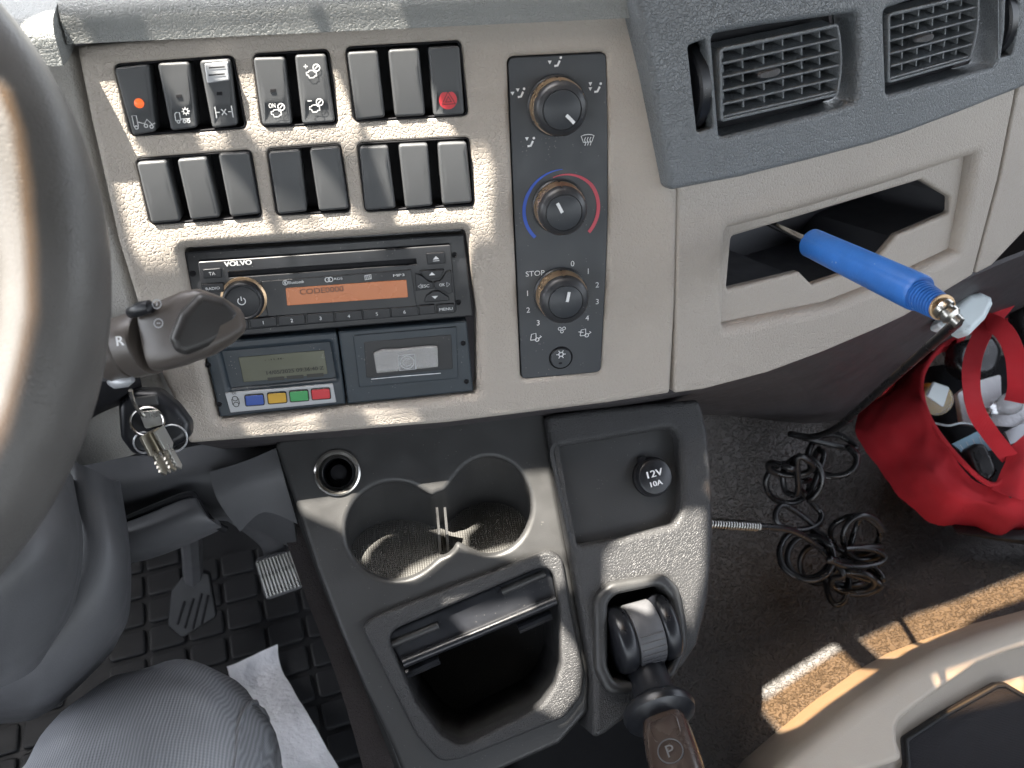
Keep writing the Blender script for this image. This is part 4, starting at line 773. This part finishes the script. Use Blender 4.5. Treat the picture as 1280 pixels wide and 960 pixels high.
# paddle: stacked facets
def paddle():
    secs = [(190,426,.451,38,36),(194,424,.450,40,37),(215,417,.447,42,36),(240,407,.444,43,33),(258,402,.442,41,30),(282,400,.441,29,24),(300,400,.441,16,14),(304,400,.441,9,8)]
    vs = []; sg = 40; mb = MB()
    for x, y, d, h_, dp in secs:
        c = W(x,y,d); axx = (W(300,397,.441)-W(190,426,.451)).normalized(); u_ = (DN-axx*axx.dot(DN)).normalized(); v_ = axx.cross(u_)
        for k in range(sg):
            t = 2*PI*k/sg; c_, s_ = math.cos(t), math.sin(t); e = 3.6
            vs.append(c+u_*(h_*px2*math.copysign(abs(c_)**(2/e),c_))+v_*(dp*px2*.62*math.copysign(abs(s_)**(2/e),s_)))
    n = len(secs); mb.add(vs, [(i*sg+k,i*sg+(k+1)%sg,(i+1)*sg+(k+1)%sg,(i+1)*sg+k) for i in range(n-1) for k in range(sg)]+[list(range(sg))[::-1],[(n-1)*sg+k for k in range(sg)]])
    return obj('paddle', mb, M['stk'], st, smooth=28)
paddle()
EP = Plane(W(255,405,.4325), V(-FW*.9+RT*.42+DN*.12))
mb = MB(); slab(mb, EP, rc(pl(EP,[(249,366),(281,373),(301,391),(300,412),(262,434),(233,445),(219,439),(213,424),(226,392)]),.004), .001, -.010, .004, nb=5); obj('dark_facet', mb, M['facetk'], st)  # facet of the paddle in a darker colour, on its own slab
axs = (W(300,397,.441)-W(190,426,.451)).normalized()
def surf(x, y, d, rpx): return d-rpx*px2*.98
SP = Plane(W(150,427,.4592)-FW*(39.6*px2), -FW, -DN); mb = MB(); text(mb, SP, 'R', 150,426,12,.0062,9,rot=.15,bold=.5); obj('r_mark', mb, M['white'], st)
PP = Plane(W(200,400,.449)-FW*(37*px2*.66), -FW, -DN); mb = MB()
for x, y in ((196,380),(198,404)):
    icon(mb, PP, x, y, 13, [arc(0,0,.42,0,360,16),[(-.18,.0),(.18,.0)] if y > 390 else [(0,-.2),(0,.2)]], .0034, 1.5)
obj('plus_minus_marks', mb, M['silver'], st)
# ignition lock, fob and keys
ky = empty('key_bunch', W(190,500,.52), 'car keys on a split ring with black fob hanging under the stalk', 'keys')
KP = Plane(W(190,530,.53), V((.05,-.80,.6)))
fobp = [(147,503),(166,487),(198,488),(222,508),(238,530),(238,548),(214,562),(190,572),(165,568),(150,548)]
mb = MB(); slab(mb, KP, rc(pl(KP,fobp),.008), .002, -.012, .005, nb=5); fb = obj('fob', mb, M['black'], ky)
mb = MB(); slab(mb, KP, rc(pl(KP,[(168,496),(196,493),(199,506),(171,510)],.002),.001), .0035, .001, .001); obj('fob_clip', mb, M['dark'], fb)
for (cx, cy, rx, ry) in ((180,553,13,13),(215,548,19,17)):
    mb = MB(); tube(mb, [KP.hit(cx+rx*math.cos(2*PI*k/28), cy+ry*math.sin(2*PI*k/28), .003) for k in range(28)], .0006, 6, closed=True); obj('fob_button_ring', mb, M['silver'], fb)
for dr_ in (0,.0016):
    mb = MB(); tube(mb, [KP.hit(184+21*math.cos(2*PI*k/40), 527+18*math.sin(2*PI*k/40), .007+dr_+.003*math.sin(2*PI*k/40)) for k in range(40)], .0008, 8, closed=True); obj('split_ring', mb, M['chrome'], ky)
mb = MB(); tube(mb, spline([W(163,488,.495),W(166,500,.50),W(172,512,.508),W(180,520,.512)],5), .0012, 8); obj('ring_link', mb, M['chrome'], ky)
mb = MB(); slab(mb, KP, rc(pl(KP,[(174,514),(200,512),(206,530),(182,536)],.006),.002), .0075, .0055, .0005); obj('metal_tag', mb, M['steel'], ky)
for i, (x0,y0,x1,y1) in enumerate(((186,540,212,592),(192,538,219,589),(198,536,226,587),(181,543,207,594))):
    k0, k1 = KP.hit(x0,y0,.008+.003*i), KP.hit(x1,y1,.006+.003*i); axk = (k1-k0); Lk = axk.length; axk.normalize(); sdk = KP.n.cross(axk).normalized(); Pk = Plane(k0,(sdk*.9+KP.n*.45).normalized()); Pk.v = axk; Pk.u = Pk.v.cross(Pk.n)
    mb = MB(); z = [V((-.0045,0)),V((.0045,0)),V((.0045,.012)),V((.002,.014))]+[V((.002+(.0012 if q%2 else 0), .017+q*(Lk-.018)/7)) for q in range(7)]+[V((0,Lk)),V((-.0022,Lk-.002)),V((-.0022,.014)),V((-.0045,.012))]
    slab(mb, Pk, z, .0009, -.0009, .0002); obj('key', mb, M['brass'] if i%2 else M['steel'], ky)
# instrument cluster beyond the wheel
mb = MB(); IC = Plane(W(0,250,.72), V((.1,-.9,.4))); slab(mb, IC, rc(pl(IC,[(-200,60),(20,150),(28,300),(20,400),(-200,420)]),.01), 0, -.02, .004); obj('instrument_cluster', mb, M['tach'], None, 'blue grey instrument cluster glimpsed through the steering wheel', 'instrument cluster')
# ------------------------------------------------------------------ air gun with coiled hose
ag = empty('air_blow_gun', W(1080,335,.56), 'blue air blow gun hooked in the dash slot with black coiled hose', 'air gun')
g0, g1 = W(1013,303,.60), W(1150,367,.510); ga = (g1-g0).normalized(); GL = (g1-g0).length
mb = MB(); tube(mb, [W(930,264,.70),W(968,282,.64),g0+ga*.004], [.0024,.0026,.0028], 14); obj('nozzle', mb, M['chrome'], ag)
a_, b_, _c = frame_of(ga); sidev = (RT*.45-DN*.9); sidev = (sidev-ga*ga.dot(sidev)).normalized()
gr = lambda t, h: 1+.05*math.cos(2*t)-.05*math.exp(-((t-PI*.5)/.12)**2)
mb = MB(); lathe(mb, g0, ga, [(.0060,.004),(.0064,0),(.0086,0),(.0094,.0012),(.0098,GL*.3),(.0102,GL*.6),(.0106,GL*.97),(.0103,GL-.0005),(.0098,GL)], 64, rad=gr, xdir=sidev); obj('handle', mb, M['gun'], ag, 'blue rubber grip', smooth=40)
g2 = W(1179,385,.488); ga2 = (g2-g1+RT*.001).normalized(); L2 = (g2-g1).length
pr = []
for k in range(9): z = .0005+k*(L2-.002)/9; pr += [(.0090-k*.0002,z),(.0090-k*.0002,z+.0011),(.0081-k*.0002,z+.0014),(.0081-k*.0002,z+.0021)]
mb = MB(); lathe(mb, g1-DN*(-.001), ga2, pr, 40); obj('ribbed_boot', mb, M['gun'], ag, smooth=25)
g3 = W(1193,398,.484); ga3 = (g3-g2).normalized(); mb = MB(); lathe(mb, g2-ga2*.001, ga3, [(.0058,-.001),(.0062,0),(.0062,.0025),(.0046,.003),(.0046,.004),(.0056,.0045),(.0056,.007),(.0036,.009),(.0034,.013)], 28); obj('coupling', mb, M['steel'], ag)
mb = MB(); lathe(mb, g2-ga2*.0018, ga2, [(.0075,0),(.0075,.0012)], 28); obj('copper_washer', mb, M['gold'], ag)
loops = [(1040,570,30,27,.4),(1044,575,27,20,.2),(1003,598,25,27,.9),(988,583,28,11,.1),(985,604,28,25,0),(998,645,29,18,.25),(1007,692,33,31,0),(1013,697,29,28,.3),(1022,705,22,24,.2),(1069,668,31,25,.1),(1079,672,25,28,.4),(1072,697,34,12,-.15),(1060,716,30,16,.4),(1047,727,14,29,.1),(1070,724,32,19,.5),(1066,728,27,12,-.1)]
hp_ = [W(1192,397,.486),W(1196,402,.50),W(1182,415,.55),W(1130,461,.68),W(1075,510,.82),W(1045,535,.90),W(1015,546,.94),W(990,543,.955)]
hose = hp_[:]
dd = .962
for i, (cx, cy, rx, ry, ph) in enumerate(loops):
    for k in range(10):
        t = ph*PI+2*PI*k/9.2*(1 if i%2 else -1)+(-PI/2); s = k/10; nx = loops[min(i+1,len(loops)-1)]; e = max(0,s-.7)/.3
        hose.append(W((cx*(1-e)+nx[0]*e)+rx*math.cos(t), (cy*(1-e)+nx[1]*e)+ry*math.sin(t), dd-.012*math.sin(t+i)-.010*(i%4)-.004*k/10))
hose += [W(1030,690,.93),W(1000,668,.90),W(975,660,.88),W(948,658,.865)]
mb = MB(); tube(mb, spline(hose,6), .0034, 10); obj('coiled_hose', mb, M['hose'], ag, smooth=60)
s0, s1 = W(884,654,.83), W(947,658,.865); sx_ = (s1-s0); aa, bb, cc = frame_of(sx_); nT = 19
mb = MB(); tube(mb, [s0+sx_*(k/(nT*10))+(aa*math.cos(2*PI*k/10)+bb*math.sin(2*PI*k/10))*.0044 for k in range(nT*10+1)], .0011, 6); obj('strain_relief_spring', mb, M['steel'], ag, smooth=60)
mb = MB(); tube(mb, [s0, s1], .003, 10); obj('hose_end', mb, M['hose'], ag)
# ------------------------------------------------------------------ red bag and what is in it
def nz(p, s, a): return (noise.noise(p*s))*a
bgE = empty('red_bag', W(1230,650,1.0), 'red fabric tote bag with two straps standing on the tunnel mat', 'bag')
rim = [(1200,418,1.08),(1172,438,1.04),(1152,475,1.0),(1163,525,.965),(1205,580,.935),(1240,606,.925),(1262,590,.925),(1290,575,.93),(1360,560,.95)]
md = [(1160,440,1.10),(1120,478,1.06),(1104,515,1.015),(1130,570,.97),(1185,622,.93),(1236,640,.92),(1268,640,.92),(1300,640,.925),(1370,640,.94)]
bt_ = [(1130,445,1.12),(1085,498,1.08),(1066,535,1.03),(1106,598,.995),(1160,646,.97),(1215,662,.96),(1265,666,.96),(1310,668,.96),(1380,670,.97)]
mb = MB(); q1 = [(a+b)/2 for a,b in zip([W(*p) for p in md],[W(*p) for p in rim])]
patch(mb, [[W(*p) for p in rim],[p-FW*.008 for p in q1],[W(*p) for p in md],[W(*p) for p in bt_]], 8, .0015, disp=lambda p: nz(p,20,.008)+nz(p,60,.003)+.005*math.sin(p.x*85+p.y*40+nz(p,9,5))); obj('bag_side', mb, M['bag'], bgE, smooth=60)
mb = MB(); tube(mb, spline([W(x,y,d-.002) for x,y,d in rim],8), .0028, 8); obj('rim_binding', mb, M['bag'], bgE)
fr = [(1215,405,1.14),(1270,360,1.22),(1360,330,1.28)]
mb = MB(); patch(mb, [[W(1180,425,1.10),W(1235,372,1.20),W(1300,335,1.28),W(1400,310,1.3)],[W(1190,470,1.16),W(1250,430,1.24),W(1310,400,1.3),W(1400,390,1.3)],[W(1180,520,1.14),W(1240,500,1.2),W(1310,490,1.24),W(1400,480,1.26)]], 6, .0015, disp=lambda p: nz(p,25,.008)); obj('bag_far_side', mb, M['bag'], bgE, smooth=60)
mb = MB(); patch(mb, [[W(1150,460,1.06),W(1220,450,1.14),W(1300,440,1.18),W(1400,440,1.2)],[W(1165,530,1.03),W(1220,530,1.10),W(1300,530,1.12),W(1400,530,1.12)],[W(1215,610,.98),W(1250,620,1.0),W(1300,620,1.02),W(1400,620,1.03)]], 6, .002); obj('bag_lining', mb, M['bay'], bgE)
mb = MB(); patch(mb, [[W(1190,655,.965),W(1260,662,.95),W(1300,662,.95),W(1380,665,.95)],[W(1200,668,.955),W(1260,676,.945),W(1300,678,.945),W(1380,680,.945)],[W(1225,668,.99),W(1262,678,.985),W(1300,682,.985),W(1380,684,.985)]], 5, .002); obj('bag_base', mb, M['rubber'], bgE)
def ribbon(name, pts_, wpx, mt, parent, th=.0012, wd=None, **k):
    P3 = spline([W(*p) for p in pts_], 8); n = len(P3); vs = []
    for i, p in enumerate(P3):
        t = (P3[min(n-1,i+1)]-P3[max(0,i-1)]).normalized(); s = t.cross((p-CAM).normalized()).normalized(); s = (s + FW*(.35*math.sin(i*.22))).normalized(); nn = t.cross(s); w_ = wpx*(p-CAM).dot(FW)/F/2
        vs += [p+s*w_+nn*th/2, p-s*w_+nn*th/2, p-s*w_-nn*th/2, p+s*w_-nn*th/2]
    mb = MB(); mb.add(vs, [(4*i+j,4*i+(j+1)%4,4*i+4+(j+1)%4,4*i+4+j) for i in range(n-1) for j in range(4)]); return obj(name, mb, mt, parent, **k)
ribbon('strap', [(1262,572,.93),(1240,545,.92),(1221,515,.90),(1214,480,.90),(1217,445,.91),(1232,410,.93),(1252,385,.96),(1270,368,.99),(1292,378,1.02),(1320,420,1.05)], 21, M['bag'], bgE)
ribbon('strap', [(1215,402,.98),(1236,402,.93),(1256,416,.91),(1269,445,.91),(1272,480,.92),(1268,502,.94)], 23, M['bag'], bgE)
ribbon('handle_fold', [(1238,374,1.0),(1262,372,.99),(1290,368,1.0),(1330,362,1.02)], 18, M['bag'], bgE)
mb = MB(); patch(mb, [[W(1262,560,.93),W(1285,540,.94),W(1320,520,.96)],[W(1252,590,.925),W(1280,585,.915),W(1320,585,.93)],[W(1240,612,.92),W(1275,625,.905),W(1320,635,.92)]], 6, .0015, disp=lambda p: nz(p,45,.006)); obj('folded_hem', mb, M['bag'], bgE, smooth=60)
# contents
PC = lambda x, y, d, n=(0,-.55,.83): Plane(W(x,y,d), V(n))
c = W(1172,500,.985); P_ = PC(1172,500,.985,(-.2,-.7,.6)); e = empty('round_tub', c, 'small clear tub with white insert and yellow rim inside the red bag', 'tub')
mb = MB(); lathe(mb, c-P_.n*.03, P_.n, [(.014,0),(.0165,.004),(.0168,.02),(.0160,.022)], 32); obj('tub_body', mb, M['yel'], e)
mb = MB(); lathe(mb, c-P_.n*.009, P_.n, [(.0165,0),(.0175,.001),(.0175,.009),(.016,.011),(0,.0112)], 32); obj('tub_lid', mb, M['clear'], e)
mb = MB(); slab(mb, P_, rc(pl(P_,[(1158,495),(1166,477),(1186,484),(1178,509)],.003),.002), .006, .002, .001); obj('white_insert', mb, M['wplas'], e)
e = empty('spray_nozzle_head', W(1205,400,.82), 'white plastic spray head poking out behind the air gun fitting', 'spray head')
P_ = PC(1205,400,.82,(-.1,-.6,.8)); mb = MB(); slab(mb, P_, rc(pl(P_,[(1190,382),(1205,370),(1222,367),(1235,373),(1237,382),(1228,400),(1216,412),(1207,421),(1198,417),(1194,408),(1180,413),(1170,410),(1172,402)]),.003), .010, -.012, .007, nb=6); obj('spray_body', mb, M['wplas'], e)
mb = MB(); slab(mb, P_, rc(pl(P_,[(1168,405),(1182,398),(1190,404),(1180,414),(1170,412)]),.002), .006, -.006, .002); obj('spray_spout', mb, M['white'], e)
P_ = PC(1240,512,1.02); mb = MB(); slab(mb, P_, rc(pl(P_,[(1196,492),(1215,478),(1250,468),(1252,530),(1235,535),(1202,530)]),.003), .002, -.006, .001); obj('white_box', mb, M['paper'], None, 'white carton lying inside the red bag behind the strap', 'box')
P_ = PC(1260,512,1.0); mb = MB(); slab(mb, P_, pl(P_,[(1240,500),(1300,478),(1320,510),(1275,535),(1238,532)]), .001, -.001, .0003); obj('folded_leaflet', mb, M['paper'], None, 'folded white leaflet in the bag under the glass bulb', 'leaflet')
P_ = PC(1215,556,.965); mb = MB(); slab(mb, P_, pl(P_,[(1190,555),(1226,537),(1244,546),(1246,562),(1205,568)]), .0015, -.001, .0003); pk = obj('blue_packet', mb, M['paperb'], None, 'pale blue printed packet beside the black plug in the bag', 'packet')
for k in range(5): mb = MB(); stroke(mb, lambda a: P_.w(a,.0018), pl(P_,[(1200+k*8,556-k*3.5),(1206+k*8,564-k*1)],.0018), .0008); obj('printed_line', mb, M['paper'], pk)
P_ = PC(1275,535,.99); mb = MB(); slab(mb, P_, pl(P_,[(1255,540),(1300,518),(1310,536),(1262,556)]), .0015, -.001, .0003); obj('foil_wrapper', mb, M['silver'], None, 'silvery wrapper at the photo edge in the bag', 'wrapper')
c = W(1253,508,.985); e = empty('light_bulb', c, 'clear glass bulb with brass base lying on the leaflet', 'bulb'); axb = (RT*.85-DN*.35-FW*.2).normalized()
mb = MB(); lathe(mb, c-axb*.016, axb, [(.004,0),(.0045,.004),(.008,.010),(.0115,.018),(.0125,.025),(.011,.032),(.006,.0365),(0,.038)], 28); obj('glass', mb, M['clear'], e, smooth=60)
mb = MB(); lathe(mb, c-axb*.028, axb, [(.003,0),(.0045,.001),(.0045,.012),(.0048,.013)], 20); obj('bulb_base', mb, M['brass'], e)
e = empty('black_plug', W(1222,578,.93), 'black car plug adapter resting on the bag rim with a thin cable', 'plug')
P_ = PC(1222,578,.94,(-.1,-.5,.85)); mb = MB(); slab(mb, P_, rc(pl(P_,[(1206,562),(1216,555),(1228,556),(1237,572),(1244,592),(1232,604),(1218,594)]),.005), .008, -.008, .005, nb=5); obj('plug_body', mb, M['hose'], e)
mb = MB(); tube(mb, spline([W(1236,598,.93),W(1246,608,.922),W(1258,616,.915),W(1264,622,.91)],5), .0012, 8); obj('plug_cable', mb, M['leverb'], e)
mb = MB(); tube(mb, spline([W(1165,528,.985),W(1185,532,.98),W(1205,529,.985),W(1235,536,.99)],5), .0013, 8); obj('white_cable', mb, M['wplas'], None, 'thin white cable crossing the bag opening', 'cable')
for pts_, l_, n_ in (([(1190,430),(1235,418),(1248,440),(1240,470),(1205,475),(1185,458)],'black pouch in the top of the bag below the spray head','pouch'),([(1262,385),(1330,370),(1340,430),(1280,440)],'dark bundle behind the red straps at the right edge','bundle')):
    P_ = PC(*pts_[0],1.04); mb = MB(); slab(mb, P_, rc(pl(P_,pts_),.02), .012, -.01, .008, nb=4); obj('black_pouch' if n_=='pouch' else 'dark_bundle', mb, M['hose'], None, l_, n_)
# ------------------------------------------------------------------ driver's leg and the paper in the footwell
K = W(166,990,.600)
path = [K+V((-.06,-.62,.03)),K+V((-.035,-.40,.03)),K+V((-.012,-.18,.018)),K+V((0,-.05,.004)),K+V((.004,.012,-.022)),K+V((.006,.045,-.075)),K+V((.006,.055,-.17)),K+V((0,.06,-.32)),K+V((0,.06,-.46))]
path = [p+V((-.0,0,0)) for p in path]; P3 = spline(path, 10); n = len(P3); mb = MB()
rr = spline([V((r,0,0)) for r in (.100,.096,.088,.082,.079,.072,.066,.060,.060)],10)
tube(mb, P3, [q.x for q in rr], 64)
mb.v = [p + (p-min(P3, key=lambda c: (c-p).length_squared)).normalized()*(nz(p,14,.007)+nz(p,32,.004)+nz(p,80,.0010)) for p in mb.v]
pe = empty('person', V((K.x-.06,K.y-.62,K.z-.08)), 'seated driver in grey ribbed jeans with only the right knee in view', 'person')
obj('trouser_leg', mb, M['denim'], pe, smooth=70)
sm_ = []
for i in range(0, n, 2):
    t_ = (P3[min(n-1,i+1)]-P3[max(0,i-1)]).normalized(); s_ = V((1,0,0))-t_*t_.x; s_.normalize(); nn_ = s_.cross(t_); d_ = (s_*.86+nn_*.5).normalized()
    pp = P3[i]+d_*rr[i].x; pp += d_*(nz(pp,14,.007)+nz(pp,32,.004)+.0004); sm_.append(pp)
mb = MB(); tube(mb, sm_, .0022, 6); obj('side_seam', mb, M['denim'], pe)
ft = K+V((0,.10,-.475)); mb = MB(); vs = []
for i, (yy, ww, hh) in enumerate(((-.07,.02,.03),(-.06,.036,.05),(-.02,.040,.075),(.04,.042,.07),(.10,.048,.045),(.16,.046,.034),(.19,.034,.026),(.205,.012,.012))):
    vs += [ft+V((ww*math.cos(2*PI*k/20), yy, -.02+hh*max(-.4,math.sin(2*PI*k/20)))) for k in range(20)]
mb.add(vs, [(i*20+k,i*20+(k+1)%20,(i+1)*20+(k+1)%20,(i+1)*20+k) for i in range(7) for k in range(20)]+[list(range(20)),[140+k for k in range(20)]]); obj('shoe', mb, M['black'], pe, smooth=70)
mb = MB(); patch(mb, [[W(284,835,1.10),W(318,818,1.12),W(346,806,1.14)],[W(292,870,1.06),W(325,850,1.10),W(353,840,1.12)],[W(300,930,.98),W(345,905,1.0),W(383,892,1.02)],[W(320,1010,.92),W(380,990,.94),W(432,975,.96)]], 8, .0006, disp=lambda p: nz(p,20,.006)+nz(p,60,.002)); obj('paper_towel', mb, M['paper'], None, 'crumpled white paper sheet in the footwell beside the knee', 'paper')
# driver seat cushion below the leg, off the frame edge
for o in list(bpy.data.objects):
    if '_w' in o: del o['_w']
